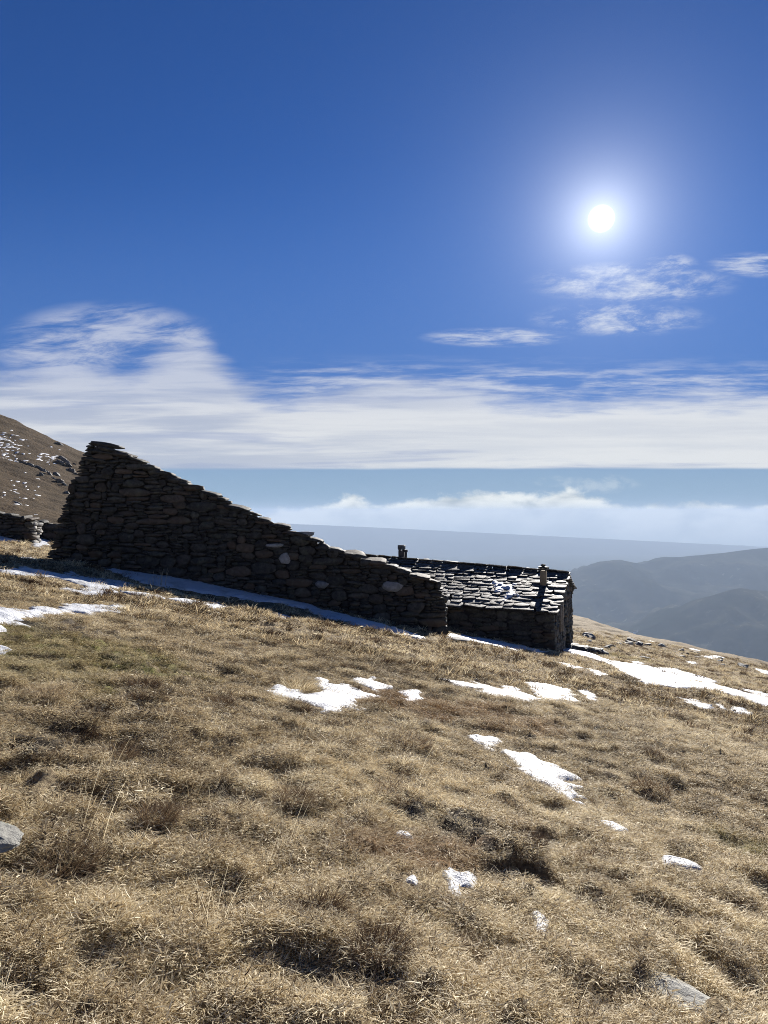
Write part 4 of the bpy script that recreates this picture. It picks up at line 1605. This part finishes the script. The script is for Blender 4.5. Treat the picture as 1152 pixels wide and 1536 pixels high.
    scatter('grass', 'dry brown grass of the farther slope', far, x, y, pick, size, shade, rs)


build_grass()


# ---------------------------------------------------------------- tussocks that stand out one by one
def build_tussocks():
    rs = np.random.default_rng(91)
    spec = [
        (216, 1040, .30, 'dark', 'dark brown pointed tussock standing alone in the mossy left turf'),
        (118, 1108, .27, 'dark', 'dark tussock with pale tips below the lone pointed one'),
        (168, 1145, .30, 'brown', 'brown swept-over tussock at the right of a dark hollow, left side'),
        (330, 1058, .26, 'brown', 'rounded brown tussock left of the large ragged snow patch'),
        (232, 1238, .26, 'brown', 'brown domed tussock in the left foreground'),
        (440, 1212, .26, 'brown', 'domed tussock over a black gap near the middle of the turf'),
        (478, 1392, .24, 'dark', 'dark-based tussock beside a black gap in the lower middle'),
        (215, 1512, .24, 'pale', 'large pale-tipped tussock at the bottom edge, left of middle'),
        (565, 1452, .25, 'dark', 'dark-hearted tussock in the bottom middle'),
        (686, 1425, .22, 'brown', 'small bushy tussock below the claw-shaped snow'),
        (800, 1292, .17, 'dark', 'big dark tussock hanging over the black burrow'),
        (592, 1172, .25, 'brown', 'brown tussock left of the thumb-sized snow patch'),
        (448, 1036, .42, 'pale', 'pale bushy tussock in the bay of the large ragged snow patch'),
        (742, 1075, .28, 'brown', 'brown tussock below the long ragged snow patch'),
        (96, 1300, .30, 'brown', 'leaning brown tussock beside the boulder at the left edge'),
    ]
    lib = {}
    for kind, mat, tint in (('dark', M_DARKGRASS, (.05, .75)), ('brown', M_DARKGRASS, (.3, 1.0)), ('pale', M_GRASS, (.3, 1.0))):
        V, Q, Tt, t = join_blades([blades(800, .42, (.35, .72), .008, .75, 1.1, (.34, -.22), rs, tint, .25),
                                   blades(240, .5, (.2, .42), .013, 1.0, .9, (.25, -.2), rs, (tint[0], tint[1] * .6), .3)])
        me = mesh_np('tussock', V, [Q, Tt], mat)
        attr(me, 'tint', t.astype(np.float32))
        lib[kind] = me
    for px, py, s, kind, label in spec:
        x, y, z = on(px, py)
        o = link('tussock', lib[kind], None, (x, y, z - .01), (0, 0, rs.uniform(-.6, .6)), (s, s, s * rs.uniform(.9, 1.1)))
        tag(o, label, 'tussock', 'tussocks that stand out of the turf')
    # thin dead stalks in front of the wall
    V, Q, Tt, t = blades(26, .35, (.25, .62), .010, .14, .25, (.05, 0), rs, (.7, 1.0), .3)
    me = mesh_np('dead_stalks', V, [Q, Tt], M_GRASS)
    attr(me, 'tint', t.astype(np.float32))
    x, y, z = on(232, 882)
    o = link('dead_stalks', me, None, (x, y, z))
    tag(o, 'tuft of thin pale dead stalks in the shaded snow strip', 'stalks')


build_tussocks()


# ---------------------------------------------------------------- air
def build_haze():
    V, Q = box_arr(-31000, 31000, -3000, 19700, -1060, 75)
    m, k, out = material('haze')
    pv = k.new('ShaderNodeVolumePrincipled')
    pv.inputs['Color'].default_value = (.64, .79, 1.0, 1)
    pv.inputs['Density'].default_value = 7.4e-5
    pv.inputs['Anisotropy'].default_value = 0.0
    k.l.new(pv.outputs[0], out.inputs['Volume'])
    o = link('haze', mesh_np('haze', V, Q, m))
    tag(o, 'blue winter haze', kind='stuff')


build_haze()
